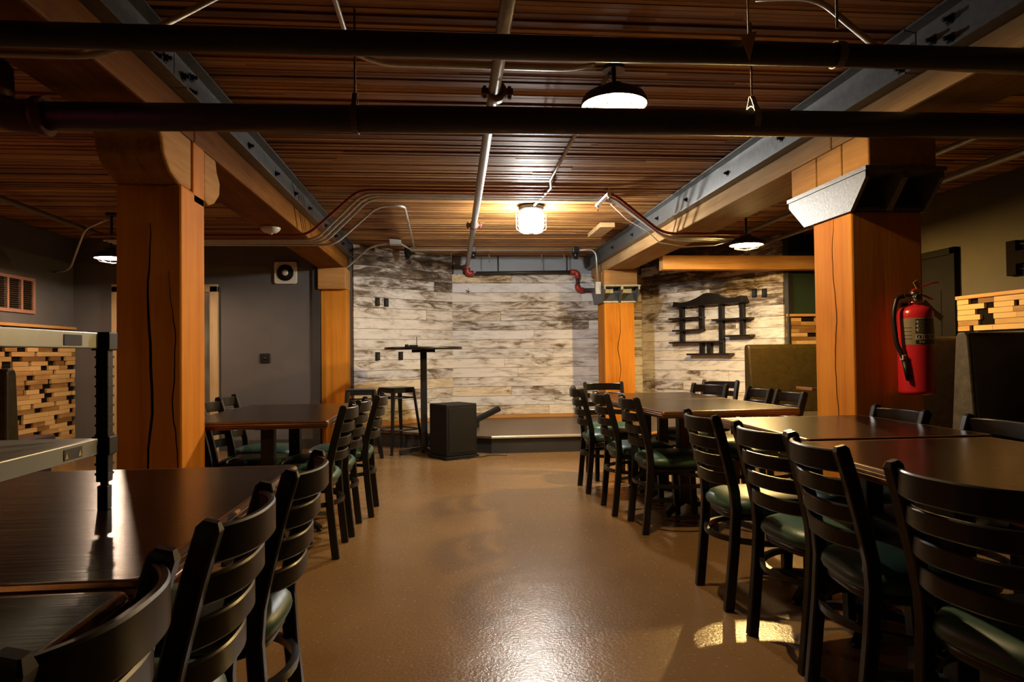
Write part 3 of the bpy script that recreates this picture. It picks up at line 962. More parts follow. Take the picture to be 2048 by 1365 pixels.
# near, thinner pipe
t = tag(empty('water_pipe', (0, 2.1, 2.055)), 'black pipe across the room, the upper one overhead nearest the viewer', 'pipe', GP)
MB().tube([(-4.28, 0, -0.02), (0.2, 0, 0.0), (4.38, 0, 0.022)], 0.0375, 18).build('pipe_run', M['pipe_black'], t)
for x in (-0.36, 1.32):
    pass

def hanger(x, y, zp, R, label, mat, broad=True):
    t = tag(empty('pipe_hanger', (x, y, ZC)), label, 'hanger', 'pipe hangers')
    H = zp-ZC
    top = H+R+0.05
    MB().tube([(0, 0, 0.0), (0, 0, top)], 0.0045, 8).build('rod', mat, t)
    mb = MB()
    n = 24
    P = [(0, (R+0.004)*cos(-pi/2+2*pi*k/n), H+(R+0.004)*sin(-pi/2+2*pi*k/n)) for k in range(n)]
    mb.sweep(P, [(-.002, -.013), (.002, -.013), (.002, .013), (-.002, .013)], up=(1, 0, 0), closed=True)
    if broad:
        for s in (-1, 1):
            mb.sweep([(0, s*(R+0.004)*0.75, H+R*0.7), (0, s*0.012, top-0.012), (0, s*0.004, top)], [(-.002, -.010), (.002, -.010), (.002, .010), (-.002, .010)], up=(1, 0, 0))
    mb.build('clevis', mat, t)
    return t
hanger(-0.36, 2.75, 2.042, 0.0535, 'pipe hanger left of the middle on the lower black pipe', M['duct_dark'])
hanger(1.285, 2.75, 2.069, 0.0535, 'bright pipe hanger right of the lamp on the lower black pipe', M['pipe_grey'])
hanger(1.275, 2.1, 2.062, 0.0375, 'curved strap hanger on the upper black pipe, near the right channel', M['pipe_grey'], False)
t = tag(MB().tube([(0, 0, 0), (0.004, 0, -0.40)], 0.003, 6).prism([(-0.022, -0.40), (0.03, -0.38), (0.006, -0.475)], -0.0015, 0.0015, axis='y').build('hanging_tag', M['yellow_tag']), 'small yellow tag hanging at the upper black pipe', 'tag')
t.location = (0.945, 2.045, ZC)

# sprinkler main running towards the stage
t = tag(empty('sprinkler_pipe', (0.25, 4.0, 2.36)), 'grey sprinkler pipe running under the ceiling towards the stage', 'pipe')
MB().tube([(-0.06, -5.9, 0.0), (-0.02, -1.0, 0.0), (0.03, 5.5, -0.03)], 0.029, 14).build('pipe_run', M['pipe_grey'], t)
for yy in (-0.75, 2.64):
    c = MB().lathe([(0.033, -0.04), (0.043, -0.036), (0.043, 0.036), (0.033, 0.04)], n=20, axis='y')
    for s in (-1, 1):
        c.box(s*0.058-0.018, s*0.058+0.018, -0.022, 0.022, -0.016, 0.016, bev=0.004)
        c.lathe([(0.009, -0.03), (0.009, 0.03)], c=(s*0.06, 0, 0), n=8)
    c = c.build('coupling', M['dark_red'], t); c.location = (0.005*yy, yy, -0.004)
MB().tube(fillet([(0.03, 5.42, -0.03), (0.03, 5.585, -0.03), (0.03, 5.585, -0.13), (0.12, 5.585, -0.125)], 0.06), 0.040, 14).build('elbow', M['red_fit'], t)
# branch along the back wall
t = tag(empty('sprinkler_branch', (1.0, 9.585, 2.24)), 'black sprinkler branch with red elbows along the top of the stage wall', 'pipe')
MB().tube([(-0.60, 0, -0.005), (0.76, 0, 0.012)], 0.026, 14).build('pipe_run', M['pipe_black'], t)
MB().tube(fillet([(0.74, 0, 0.012), (0.845, 0, 0.012), (0.845, 0, -0.085)], 0.05), 0.038, 14).build('elbow', M['red_fit'], t)
MB().tube([(0.845, 0, -0.08), (0.845, 0, -0.17)], 0.026, 12).build('riser', M['pipe_black'], t)
MB().tube(fillet([(0.845, 0, -0.16), (0.845, 0, -0.245), (0.93, 0, -0.245)], 0.05), 0.038, 14).build('elbow', M['red_fit'], t)
MB().tube([(0.92, 0, -0.245), (1.60, 0, -0.245)], 0.026, 12).build('pipe_run', M['pipe_black'], t)
for xx in (-0.28, 0.69):
    MB().tube([(xx, 0, 0.02), (xx, 0, 0.245)], 0.006, 8).build('hanger_rod', M['pipe_black'], t)

# bundle of conduits over the middle bay, dropping under both beams
zl, zh = 2.105, 2.462
GB = 'bundle of conduits below the ceiling'
for i, (yl, yh, xr, xo, mat, lab) in enumerate((
        (5.80, 5.68, 1.40, 1.86, 'red_conduit', 'dark red conduit in front of the grey conduit bundle'),
        (6.02, 5.80, 1.42, 1.92, 'conduit', 'grey conduit of the bundle, next to the red one'),
        (6.10, 5.89, 1.45, 1.97, 'conduit', 'grey conduit of the bundle, middle one'),
        (6.18, 5.98, 1.48, 2.02, 'conduit', 'grey conduit of the bundle, closest to the bright lamp'))):
    xl = -0.72+0.02*i
    P = fillet([(-2.9, yl+0.05, zl), (-1.16+0.025*i, yl, zl), (xl, yh, zh), (xr, yh, zh), (xo, (yl+yh)/2, zl+0.02), (2.60, yl-0.05, zl+0.02)], 0.10, 6)
    pipe('conduit', P, 0.0115, M[mat], lab, 'conduit', GB, 10)
pipe('conduit', fillet([(-2.2, 6.3, zl), (-1.02, 6.3, zl), (-0.62, 6.28, zh), (-0.385, 6.28, zh), (-0.42, 9.2, zh)], 0.10, 6), 0.0115, M['conduit'], 'grey conduit that turns towards the angled board wall', 'conduit', None, 10)
pipe('conduit', fillet([(-0.405, -2.0, 2.465), (-0.42, 3.1, 2.465), (-0.30, 3.215, 2.465), (0.60, 3.215, 2.465), (0.70, 3.12, 2.45)], 0.10, 6), 0.0115, M['conduit'], 'grey conduit bending across the ceiling to the front lamp', 'conduit', None, 10)
pipe('conduit', [(0.80, 3.25, 2.465), (0.815, 5.3, 2.465), (0.86, 5.55, 2.465), (0.80, 6.3, 2.470)], 0.0105, M['conduit'], 'straight grey conduit between the two middle lamps', 'conduit', None, 10)
pipe('conduit', fillet([(-4.28, 2.42, 2.11), (-1.15, 2.38, 2.11), (-0.98, 2.32, 2.16), (-0.80, 2.60, 2.462), (-0.62, 2.60, 2.465), (-0.43, 2.60, 2.465)], 0.1, 6), 0.0115, M['conduit'], 'grey conduit crossing under the left beam at the top of the photo', 'conduit', None, 10)
pipe('conduit', fillet([(1.20, 2.52, 2.465), (1.42, 2.48, 2.462), (1.55, 2.28, 2.16), (1.72, 2.28, 2.11), (4.38, 2.36, 2.11)], 0.1, 6), 0.0115, M['conduit'], 'grey conduit crossing under the right beam at the top of the photo', 'conduit', None, 10)
t = tag(empty('stage_conduit', (0, 8.72, 0)), 'bright conduit across the ceiling before the stage wall with black spotlights', 'conduit')
MB().tube(fillet([(-1.90, -0.30, 2.125), (-1.26, -0.30, 2.125), (-0.92, -0.45, 2.40), (-0.70, -0.50, 2.432), (-0.62, -0.5, 2.432)], 0.1, 6), 0.0115, 10).build('conduit_run', M['conduit'], t)
MB().tube([(-0.56, -0.35, 2.45), (-0.45, 0.0, 2.432), (1.70, 0.0, 2.432)], 0.0115, 10).tube(fillet([(1.70, 0.0, 2.432), (1.93, 0.02, 2.45), (1.955, 0.02, 2.0)], 0.14, 8), 0.0115, 10).build('conduit_run', M['conduit'], t)
MB().box(-0.68, -0.545, -0.56, -0.44, 2.412, 2.484, bev=0.006).build('junction_box', M['grey_plastic'], t)
MB().box(1.915, 1.985, -0.02, 0.03, 1.86, 2.02, bev=0.006).build('switch_box', M['grey_plastic'], t)
for xx in (-0.50, 0.33, 1.66):
    s = MB().box(xx-0.04, xx+0.04, -0.04, 0.04, 2.40, 2.475, bev=0.008).lathe([(0.03, -0.04), (0.045, 0.05)], c=(xx, 0.02, 2.36), n=16).build('spotlight', M['black_metal'], t)
for xx in (0.05, 0.55, 1.25, 1.55):
    MB().tube([(xx, 0.25, 2.30), (xx, 0.25, 2.484)], 0.005, 6).build('hanger_strap', M['pipe_grey'], t)

# pipes in the side bays
pipe('bay_pipe', [(-3.56, -2.0, 2.41), (-3.60, 5.8, 2.41), (-3.66, 8.28, 2.41)], 0.024, M['duct_dark'], 'brown pipe under the ceiling of the left bay', 'pipe', None, 12)
for xx, zz, lab in ((3.35, 2.44, 'brown pipe in the right bay, closest to the column'), (3.62, 2.33, 'brown pipe in the right bay, lowest one'), (3.82, 2.42, 'brown pipe in the right bay, closest to the wall')):
    pipe('bay_pipe', [(xx, -2.0, zz), (xx, 7.4, zz)], 0.022, M['pipe_grey'], lab, 'pipe', 'pipes in the right bay', 12)
pipe('conduit', fillet([(-4.285, 7.9, 2.05), (-4.05, 7.75, 2.06), (-3.62, 7.2, 2.40), (-3.25, 6.9, 2.45)], 0.12, 6), 0.012, M['conduit'], 'bent conduit from the left wall to the left lamp', 'conduit', None, 10)
pipe('cable', [(1.47, 6.02, 2.44), (1.62, 6.02, 2.30), (1.80, 6.02, 2.20), (1.92, 6.02, 2.09), (2.15, 6.04, 2.055), (2.45, 6.06, 2.075), (2.66, 6.08, 2.13)], 0.005, M['white_cable'], 'thin white cable sagging to the right lamp', 'cable', None, 8)

# trapeze that carries the conduit bundle
t = tag(empty('trapeze_hanger', (1.36, 5.84, ZC)), 'shiny trapeze hanger holding the conduit bundle right of the bright lamp', 'hanger')
MB().box(-0.018, 0.018, -0.24, 0.24, -0.062, -0.042, bev=0.003).build('strut', M['conduit'], t)
for yy in (-0.21, 0.21):
    MB().tube([(0, yy, -0.11), (0, yy, 0.0)], 0.005, 8).lathe([(0.012, -0.072), (0.012, -0.062)], c=(0, yy, 0), n=6).build('rod', M['chrome'], t)
for x, y, lab in ((-0.47, 3.95, 'small pair of metal clips on the ceiling left of the sprinkler pipe'), (0.60, 4.05, 'small pair of metal clips on the ceiling before the bright lamp')):
    t = tag(empty('ceiling_clip', (x, y, ZC)), lab, 'clip', 'metal clips on the ceiling')
    for dx in (-0.02, 0.02):
        MB().box(dx-0.004, dx+0.004, -0.012, 0.012, -0.035, 0.0, bev=0.002).box(dx-0.009, dx+0.009, -0.006, 0.006, -0.041, -0.033, bev=0.002).build('prong', M['chrome'], t)
# smoke detector under the left beam
t = tag(empty('smoke_detector', (-1.42, 5.66, 2.148)), 'white round smoke detector under the left beam', 'smoke detector')
MB().lathe([(0.075, 0.0), (0.078, -0.012), (0.070, -0.028), (0.05, -0.045), (0.02, -0.052), (0.0, -0.053)], n=32).build('housing', M['white_plastic'], t)
MB().lathe([(0.018, -0.050), (0.016, -0.060), (0.0, -0.062)], n=16).build('sensor', M['grey_plastic'], t)

# ================================================================== LEFT BAY
t = tag(empty('vent_fan', (-1.908, 8.298, 2.088)), 'square beige wall fan with round grille on the grey back wall', 'fan')
MB().prism([(x, z) for x, z in rrect(0.132, 0.132, 0.03, 5)], -0.03, 0.0, axis='y').build('fan_plate', M['white_plastic'], t, bevel=0.008)
MB().lathe([(0.097, -0.0305), (0.097, -0.036), (0.0, -0.036)], n=32, axis='y').build('fan_opening', M['ink'], t)
mb = MB()
for r in (0.09, 0.077, 0.064, 0.051):
    mb.tube([(r*cos(2*pi*k/36), -0.04, r*sin(2*pi*k/36)) for k in range(37)], 0.0035, 6)
mb.build('fan_grille', M['black_plastic'], t)
MB().lathe([(0.036, -0.036), (0.036, -0.046), (0.03, -0.052), (0.0, -0.053)], n=24, axis='y').build('fan_hub', M['white_plastic'], t)
t = tag(empty('wall_control', (-2.155, 8.298, 1.08)), 'small black square control plate on the grey back wall', 'switch')
MB().box(-0.055, 0.055, -0.018, 0.0, -0.055, 0.055, bev=0.004).build('plate', M['black_plastic'], t)
MB().lathe([(0.02, -0.018), (0.018, -0.034), (0.0, -0.035)], n=16, axis='y').build('knob', M['bolt'], t)

t = tag(empty('wall_vent', (-4.298, 7.1, 1.755)), 'copper framed air grille with dark louvres on the left wall', 'vent')
MB().box(0, 0.02, -0.44, 0.44, 0.15, 0.185, bev=0.004).box(0, 0.02, -0.44, 0.44, -0.185, -0.15, bev=0.004).box(0, 0.02, -0.44, -0.40, -0.15, 0.15).box(0, 0.02, 0.40, 0.44, -0.15, 0.15).box(0, 0.018, -0.235, -0.205, -0.15, 0.15).box(0, 0.018, -0.015, 0.015, -0.15, 0.15).box(0, 0.018, 0.205, 0.235, -0.15, 0.15).build('vent_frame', M['copper'], t)
mb = MB()
for c0 in (-0.40, -0.205, 0.015, 0.235):
    for k in range(14):
        z = -0.145+k*0.0215
        mb.box(0.002, 0.013, c0, c0+0.19 if c0 != -0.40 else -0.235, z, z+0.006)
    mb.box(0.0005, 0.002, c0, c0+0.17, -0.15, 0.15, mat=1)
mb.build('vent_louvres', [M['brown_vinyl'], M['recess']], t)

def mosaic(name, L, H, row, seed, label, group, gaps=0.62):
    """strips of pine with dark recessed gaps; x along the panel, front at -y"""
    random.seed(seed)
    t = tag(empty(name), label, 'wood panel', group)
    mb = MB().box(0, L, -0.006, 0, 0, H, mat=1)
    z = 0
    while z < H-row*0.4:
        z1 = min(H, z+row)
        x = -random.uniform(0, 0.3)
        while x < L-0.01:
            l = random.uniform(0.16, 0.42)
            x0, x1 = max(0, x), min(L, x+l)
            if x1-x0 > 0.01:
                mb.box(x0+0.0006, x1-0.0006, -0.026-random.uniform(0, 0.005), -0.006, z+0.0016, z1-0.0016)
            x += l
            if random.random() < gaps:
                x += random.choice((0.045, 0.06, 0.10, 0.14, 0.17))
        z = z1
    mb.build('wood_strips', [M['pine'], M['recess']], t)
    MB().box(0, L, -0.045, 0, H, H+0.03, bev=0.003).build('top_ledge', M['fir_x'], t)
    return t
GM = 'pine strip mosaic panels'
t = mosaic('mosaic_panel', 4.2, 1.43, 0.049, 5, 'pine strip mosaic panel with dark gaps along the left wall', GM)
t.location = (-4.296, 4.08, 0.0); t.rotation_euler = (0, 0, pi/2)
t = mosaic('mosaic_panel', 3.6, 0.27, 0.045, 6, 'pine strip mosaic band above the dark booths on the right wall', GM, 0.72)
t.location = (4.396, 5.49, 1.245); t.rotation_euler = (0, 0, -pi/2)
t = mosaic('mosaic_panel', 0.41, 0.33, 0.045, 9, 'small pine strip mosaic panel below the dark green wall', GM, 0.8)
t.location = (3.987, 7.76, 1.17)

def booth(loc, rz, L, zt, fab, seat_fab, label, two=False, thick=(0.11, 0.26), end=None):
    """bench: back stands along local x from 0 to L, seat on the +y side"""
    t = tag(empty('booth_bench', loc, rz), label, 'bench', 'booth benches')
    a, c = thick
    mb = MB()
    poly = [(-c/2, 0.12), (c/2, 0.12), (a/2, zt-0.03), (a/2-0.02, zt), (-a/2+0.02, zt), (-a/2, zt-0.03)]
    if not two:
        poly = [(-0.04, 0.12), (c-0.06, 0.12), (a-0.04, zt-0.04), (a-0.065, zt), (-0.02, zt), (-0.04, zt-0.03)]
    mb.prism(poly, 0, L, axis='x')
    mb.build('backrest', fab, t, bevel=0.018)
    if end:
        MB().prism(poly, -0.022, -0.001, axis='x').build('lit_end_panel', end, t, bevel=0.006)  # end in a lighter material, standing in for light falling on it
    for s in ((1, -1) if two else (1,)):
        y0, y1 = (c/2-0.02, 0.50 if two else 0.62) if s > 0 else (-0.50, -c/2+0.02)
        MB().box(0.02, L, min(y0, y1), max(y0, y1), 0.34, 0.46, bev=0.03).build('seat', seat_fab, t)
    MB().box(0.03, L, -0.44 if two else -0.03, 0.44 if two else 0.54, 0.0, 0.335).build('plinth', M['dark_vinyl'], t)
    return t
booth((-4.26, 5.55, 0), 0, 0.93, 1.03, M['olive'], M['purple_vinyl'], 'olive booth bench with dark seat against the left mosaic wall', thick=(0.12, 0.2))
booth((4.36, 6.98, 0), pi, 1.22, 1.165, M['olive'], M['grey_vinyl'], 'tall olive vinyl booth bench between the shelf wall and the right column')
booth((3.32, 5.36, 0), 0, 1.05, 1.20, M['brown_vinyl'], M['dark_vinyl'], 'brown booth bench behind the right column and the extinguisher', two=True)
booth((3.42, 4.24, 0), 0, 0.96, 1.205, M['dark_vinyl'], M['dark_vinyl'], 'dark booth bench with tapered end painted grey as if lit, right of the fire extinguisher', two=True, thick=(0.10, 0.27), end=M['grey_vinyl'])
# booth table
t = tag(empty('booth_table', (3.86, 6.18, 0)), 'narrow booth table between the olive and the brown bench', 'table')
MB().box(-0.50, 0.50, -0.13, 0.15, 0.72, 0.755, bev=0.006).build('tabletop', M['table'], t)
MB().box(-0.512, -0.50, -0.13, 0.15, 0.722, 0.752, bev=0.003).box(-0.512, 0.5, -0.142, -0.13, 0.722, 0.752, bev=0.003).build('edge_band', M['edge'], t, soft=True)
MB().box(-0.04, 0.04, -0.04, 0.04, 0.03, 0.72, bev=0.006).box(-0.2, 0.2, -0.05, 0.05, 0, 0.035, bev=0.008).build('pedestal', M['cast'], t)

# ================================================================== RIGHT WALL SIGN
t = tag(empty('sign_letter', (4.398, 4.86, 1.66)), 'black block letter H on the tan right wall', 'sign')
mb = MB().box(-0.045, 0, -0.005, 0.085, 0, 0.27, bev=0.003).box(-0.045, 0, -0.20, -0.11, 0, 0.27, bev=0.003).box(-0.045, 0, -0.115, 0.0, 0.085, 0.185, bev=0.003)
mb.build('letter_body', M['recess'], t)
mb = MB()
for zz in (0.045, 0.235): mb.tube([(-0.02, 0.10, zz), (-0.02, -0.21, zz)], 0.003, 6)
mb.tube([(-0.02, 0.10, 0.0), (-0.02, 0.10, 0.27)], 0.003, 6)
mb.build('mounting_rail', M['black_metal'], t)

# ================================================================== WALL SHELF ON THE ANGLED RIGHT WALL
def on_seg(seg):
    a = Vector((seg[0][0], seg[0][1], 0)); b_ = Vector((seg[1][0], seg[1][1], 0))
    return a, atan2(b_.y-a.y, b_.x-a.x)
a, ang = on_seg(SR)
t = tag(empty('wall_shelf', a, ang), 'black pagoda-shaped display shelf on the angled board wall', 'shelf')
F = -0.030
def bx(mb, s0, s1, z0, z1, dep): mb.box(s0, s1, F-dep, F, z0, z1, bev=0.003); return mb
for s0, s1, z0, z1 in ((0.735, 0.795, 1.22, 1.71), (1.058, 1.118, 1.37, 1.70), (1.373, 1.433, 1.065, 1.69), (1.683, 1.740, 1.28, 1.68), (1.063, 1.116, 1.06, 1.22), (1.180, 1.245, 1.06, 1.22)):
    bx(MB(), s0, s1, z0, z1, 0.055).build('upright', M['black_wood'], t)
for s0, s1, z in ((0.60, 1.13, 1.545), (0.66, 1.13, 1.382), (0.60, 1.436, 1.222), (0.90, 1.57, 1.062), (1.31, 1.86, 1.500), (1.50, 1.87, 1.288)):
    bx(MB(), s0, s1, z-0.012, z+0.012, 0.12).build('shelf_board', M['black_wood'], t)
poly = [(0.68, 1.70), (0.70, 1.775), (0.80, 1.755), (0.95, 1.765), (1.08, 1.80), (1.20, 1.85), (1.27, 1.855), (1.34, 1.84), (1.44, 1.795), (1.56, 1.765), (1.66, 1.765), (1.76, 1.785), (1.80, 1.70)]
MB().prism(poly, F-0.13, F, axis='y').build('roof_board', M['black_wood'], t, bevel=0.004)

def plate(seg, s, z, label, group, w=0.055, h=0.105):
    a, ang = on_seg(seg)
    p = a+Vector((cos(ang), sin(ang), 0))*s+Vector((-sin(ang), cos(ang), 0))*(-0.029)
    t = tag(empty('wall_box', (p.x, p.y, z), ang), label, 'outlet', group)
    MB().box(-w/2, w/2, -0.03, 0, -h/2, h/2, bev=0.004).build('box_body', M['black_plastic'], t)
    MB().box(-w*0.3, w*0.3, -0.033, -0.03, -h*0.3, h*0.3).build('socket_face', M['ink'], t)
GW = 'small black boxes on the board walls'
plate(SL, 0.344, 1.780, 'black wall box high on the left board wall, left of the pair', GW)
plate(SL, 0.480, 1.777, 'black wall box high on the left board wall, right of the pair', GW)
plate(SL, 0.341, 1.086, 'black wall box left of the pub table, below its top', GW)
plate(SL, 0.703, 1.089, 'black wall box in the middle below the pub table top', GW)
plate(SL, 1.069, 1.088, 'black wall box beside the pole of the pub table', GW)
plate(SR, 1.875, 1.809, 'black wall box high on the shelf wall, left of the pair', GW)
plate(SR, 2.012, 1.799, 'black wall box high on the shelf wall, right of the pair', GW)

# ================================================================== FIRE EXTINGUISHER
ex = tag(empty('fire_extinguisher', (2.31, 3.185, 0.875)), 'red fire extinguisher hanging on the right timber column', 'fire extinguisher')
R = 0.081
MB().lathe([(R*0.85, 0.0), (R, 0.008), (R, 0.02), (R, 0.39), (R*0.96, 0.41), (R*0.82, 0.428), (R*0.5, 0.438), (0.026, 0.442), (0.024, 0.455)], n=48).build('cylinder', M['red_paint'], ex)
def wrap(mb, a0, a1, z0, z1, r, mat=0, n=24):
    vs, fs = [], []
    for k in range(n+1):
        a = a0+(a1-a0)*k/n
        for z in (z0, z1):
            vs.append((r*sin(a), -r*cos(a), z))
    for k in range(n):
        fs.append((2*k, 2*k+2, 2*k+3, 2*k+1))
    mb.add(vs, fs, True, mat)
lb = wrap_m = MB(); wrap(lb, -1.45, 1.45, 0.245, 0.375, R+0.0008)
lab = lb.build('label_sheet', M['label'], ex)
mb = MB()
A = lambda x: x/R
wrap(mb, -0.62, 0.62, 0.249, 0.268, R+0.0014, 0)                       # black name band
for k in range(3):                                                     # three white pictogram boxes
    a0 = -0.62+k*0.42
    wrap(mb, a0, a0+0.36, 0.272, 0.294, R+0.0014, 1)
    wrap(mb, a0+0.06, a0+0.30, 0.275, 0.291, R+0.0017, 0, 8)
    wrap(mb, a0+0.13, a0+0.20, 0.277, 0.286, R+0.0020, 1, 4)
wrap(mb, -0.62, 0.62, 0.300, 0.369, R+0.0011, 0)
random.seed(4)
for k in range(10):                                                    # tiny lines of print
    z = 0.304+k*0.0062
    x = -0.54
    while x < 0.5:
        l = random.uniform(0.05, 0.22)
        wrap(mb, x, min(0.56, x+l), z, z+0.0028, R+0.0015, 2, 4)
        x += l+0.03
for z in (0.312, 0.332, 0.352):
    wrap(mb, -0.58, -0.48, z, z+0.010, R+0.0018, 1, 3)
for z in (0.272, 0.290, 0.308, 0.326):
    wrap(mb, 0.85, 1.2, z, z+0.008, R+0.0012, 0, 5)
    wrap(mb, -1.3, -0.8, z, z+0.003, R+0.0012, 0, 5)
mb.build('label_print', [M['ink'], M['label_white'], M['label']], lab)
cu = bpy.data.curves.new('lettering', 'FONT')
cu.body = 'sentry'; cu.size = 0.0235; cu.align_x = 'CENTER'
tmp = bpy.data.objects.new('lettering', cu); COL.objects.link(tmp)
bpy.context.view_layer.update()
me = bpy.data.meshes.new_from_object(tmp.evaluated_get(bpy.context.evaluated_depsgraph_get()))
bpy.data.objects.remove(tmp)
for v in me.vertices:
    a = v.co.x*1.25/R; z = v.co.y
    v.co = ((R+0.002)*sin(a), -(R+0.002)*cos(a), 0.2535+z*0.95)
me.materials.clear(); me.materials.append(M['gold_ink'])
o = bpy.data.objects.new('lettering', me); COL.objects.link(o); o.parent = lab
# valve head, handles, gauge
MB().lathe([(0.030, 0.450), (0.030, 0.458), (0.019, 0.462), (0.019, 0.492), (0.024, 0.496), (0.024, 0.508), (0.0, 0.51)], n=20).box(-0.062, 0.012, -0.014, 0.014, 0.478, 0.496, bev=0.004).build('valve', M['chrome'], ex)
MB().sweep([(-0.008, 0, 0.494), (0.02, 0, 0.496), (0.055, -0.004, 0.486), (0.085, -0.008, 0.470)], [(-.010, -.003), (.010, -.003), (.010, .003), (-.010, .003)]).build('carry_handle', M['red_paint'], ex)
MB().sweep([(-0.020, 0, 0.505), (0.0, 0, 0.520), (0.04, -0.004, 0.536), (0.09, -0.008, 0.552), (0.118, -0.01, 0.553)], [(-.010, -.003), (.010, -.003), (.010, .003), (-.010, .003)]).build('squeeze_lever', M['red_paint'], ex)
MB().lathe([(0.016, -0.03), (0.016, -0.018), (0.0, -0.017)], c=(0.0, 0, 0.478), n=16, axis='y').build('gauge', M['chrome'], ex)
MB().tube(fillet([(-0.06, 0.0, 0.487), (-0.098, -0.005, 0.478), (-0.122, -0.01, 0.40), (-0.115, -0.02, 0.25), (-0.094, -0.035, 0.19), (-0.080, -0.05, 0.08)], 0.05, 6), 0.011, 10).build('hose', M['rubber'], ex)
MB().box(-0.103, -0.083, -0.05, -0.025, 0.170, 0.196, bev=0.003).build('hose_clip', M['white_plastic'], ex)
MB().tube([(-0.090, -0.040, 0.165), (-0.080, -0.052, 0.07)], lambda u: 0.013-0.004*u, 10).build('nozzle', M['rubber'], ex)
MB().box(-0.014, 0.012, -0.022, -0.018, 0.525, 0.562, rot=Matrix.Rotation(-0.5, 3, 'Y')).build('seal_tag', M['yellow_tag'], ex)
mb = MB().sweep([(0.035, -0.015, 0.46), (0.08, -0.02, 0.41), (0.128, -0.02, 0.372)], [(-.014, -.001), (.014, -.001), (.014, .001), (-.014, .001)], up=(0, -1, 0)); mb.build('inspection_tag', M['yellow_tag'], ex)
MB().box(-0.02, 0.02, 0.075, 0.094, 0.30, 0.46, bev=0.003).box(-0.012, 0.012, 0.02, 0.094, 0.455, 0.468, bev=0.003).build('wall_bracket', M['black_metal'], ex)

# ================================================================== STAGE-FRONT OBJECTS
pt = tag(empty('pub_table', (-0.275, 7.70, 0)), 'tall round black pub table before the left of the stage', 'table')
MB().lathe([(0.425, 1.157), (0.432, 1.162), (0.432, 1.180), (0.425, 1.186), (0.0, 1.186)], n=48).build('tabletop', M['black_wood'], pt)
MB().box(-0.036, 0.036, -0.036, 0.036, 0.05, 1.13, bev=0.008).box(-0.13, 0.13, -0.035, 0.035, 1.125, 1.157, bev=0.006).box(-0.035, 0.035, -0.13, 0.13, 1.125, 1.157, bev=0.006).build('pole', M['cast'], pt)
mb = MB()
for k in range(4):
    aa = radians(205+90*k); r = 0.29
    mb.sweep([(0, 0, 0.06), (r*0.5*cos(aa), r*0.5*sin(aa), 0.05), (r*cos(aa), r*sin(aa), 0.032)], [(-.03, -.022), (.03, -.022), (.022, .022), (-.022, .022)])
    mb.lathe([(0.02, 0), (0.02, 0.02)], c=(r*0.94*cos(aa), r*0.94*sin(aa), 0), n=10)
mb.build('cross_foot', M['cast'], pt)
# microphone-like gadget on the pub table
t = tag(empty('small_speaker', (-0.385, 7.70, 1.187)), 'small black device with a short antenna on the pub table', 'device')
MB().box(-0.05, 0.05, -0.03, 0.03, 0.0, 0.022, bev=0.006).lathe([(0.022, 0.0), (0.022, 0.025), (0.012, 0.03)], c=(-0.075, 0, 0), n=14).build('device_body', M['black_plastic'], t)
MB().tube([(0.035, 0.01, 0.02), (0.035, 0.01, 0.115)], 0.004, 8).build('antenna', M['black_plastic'], t)

sb = tag(empty('subwoofer', (0.075, 7.31, 0), radians(31)), 'black floor speaker cabinet standing before the pub table', 'speaker')
# near vertical edge towards the viewer; local box turned 
MB().box(-0.195, 0.185, -0.125, 0.225, 0.035, 0.575, bev=0.012).build('cabinet', M['speaker'], sb)
MB().box(-0.21, 0.20, -0.14, 0.235, 0.0, 0.035, bev=0.008).build('base_plate', M['speaker'], sb)
MB().box(-0.165, 0.155, -0.129, -0.125, 0.07, 0.54, bev=0.003).build('front_grille', M['black_plastic'], sb)
t = tag(MB().box(-0.23, 0.23, -0.05, 0.05, -0.032, 0.032, bev=0.012, rot=Matrix.Rotation(radians(-24), 3, 'Y')).build('floor_monitor', M['speaker']), 'black padded bar leaning on the stage right of the speaker cabinet', 'speaker')
t.location = (0.43, 8.55, 0.32); t.rotation_euler = (0, 0, radians(10))
MB().box(-0.20, -0.06, -0.045, 0.045, -0.128, -0.02, bev=0.008).build('support_foot', M['speaker'], t)

pipe('power_cable', fillet([(0.22, 7.18, 0.006), (0.06, 7.13, 0.006), (0.12, 7.24, 0.006), (0.36, 7.28, 0.006), (0.44, 7.40, 0.006), (0.62, 7.34, 0.006)], 0.06, 5), 0.005, M['rubber'], 'thin black cable lying on the floor right of the speaker cabinet', 'cable', None, 8)

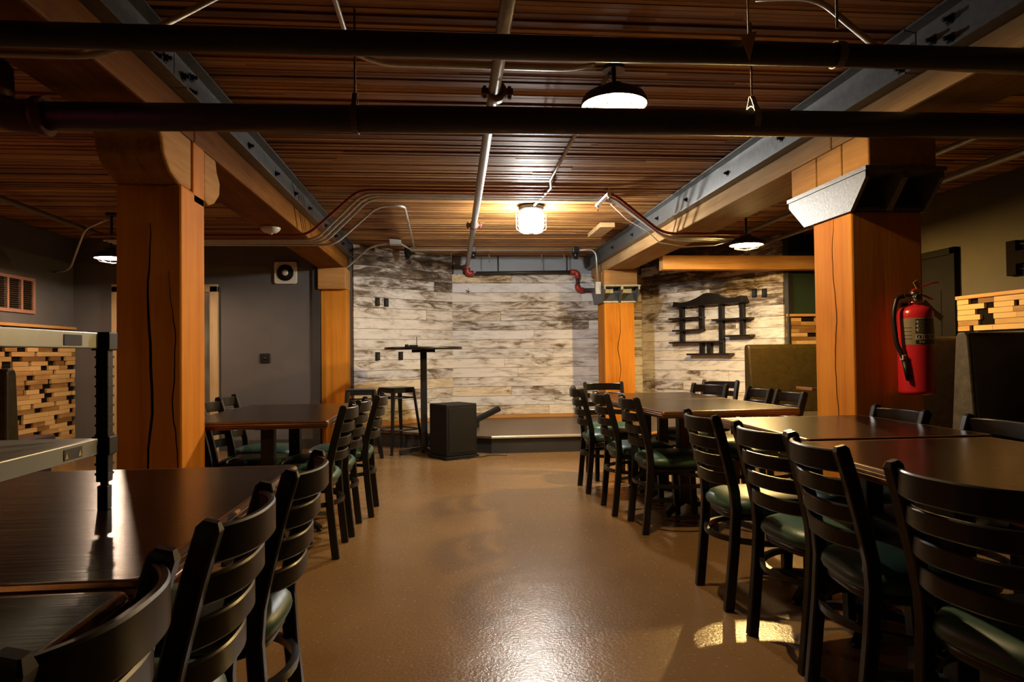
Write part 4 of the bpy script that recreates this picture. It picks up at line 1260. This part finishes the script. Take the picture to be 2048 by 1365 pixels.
def stool(loc, rz):
    t = empty('metal_stool', loc, rz)
    H = 0.735
    MB().prism(rrect(0.155, 0.155, 0.035, 5), H-0.022, H, axis='z').build('seat', M['black_metal'], t, bevel=0.006)
    MB().box(-0.148, 0.148, -0.152, -0.146, H-0.062, H-0.02).box(-0.148, 0.148, 0.146, 0.152, H-0.062, H-0.02).box(-0.152, -0.146, -0.148, 0.148, H-0.062, H-0.02).box(0.146, 0.152, -0.148, 0.148, H-0.062, H-0.02).build('seat_skirt', M['black_metal'], t)
    for sx in (-1, 1):
        for sy in (-1, 1):
            P = [(sx*0.14, sy*0.14, H-0.02), (sx*0.165, sy*0.165, H*0.6), (sx*0.212, sy*0.212, 0.0)]
            def pr(u, sx=sx, sy=sy):
                k = 1.0-0.45*u
                return [(-.028*k, -.014), (.028*k, -.014), (.020*k, .014), (-.020*k, .014)]
            lg = MB().sweep(P, pr, up=(sx, sy, 0.2)).build('leg', M['black_metal'], t)
            MB().box(sx*0.212-0.016, sx*0.212+0.016, sy*0.212-0.016, sy*0.212+0.016, 0, 0.014, bev=0.003).build('rubber_foot', M['rubber'], lg)
    mb = MB()
    for c in ((-1, -1, 1, -1), (1, -1, 1, 1), (1, 1, -1, 1), (-1, 1, -1, -1)):
        for z, e in ((0.26, 0.187), (0.615, 0.148)):
            mb.tube([(c[0]*e, c[1]*e, z), (c[2]*e, c[3]*e, z)], 0.008, 8)
    mb.build('cross_bar', M['black_metal'], t)
    return t
S1 = stool((-0.590, 7.86, 0), radians(38))
tag(S1, 'black metal stool beside the pub table, the one nearer to the speaker cabinet', 'stool', 'black metal stools')
copy_tree(S1, (-0.950, 7.55, 0), radians(8), 'black metal stool near the far left chairs, farther from the speaker cabinet', 'black metal stools')

# splash of small bits on the stage wall
t = tag(empty('wall_hook', (0.29, 9.665, 1.985)), 'small shiny hook cluster high on the stage wall', 'hook')
mb = MB()
for k in range(5):
    aa = k*1.3
    mb.tube([(0, 0, 0), (0.035*cos(aa), -0.03, 0.035*sin(aa))], 0.005, 6)
mb.build('hook_pins', M['chrome'], t)
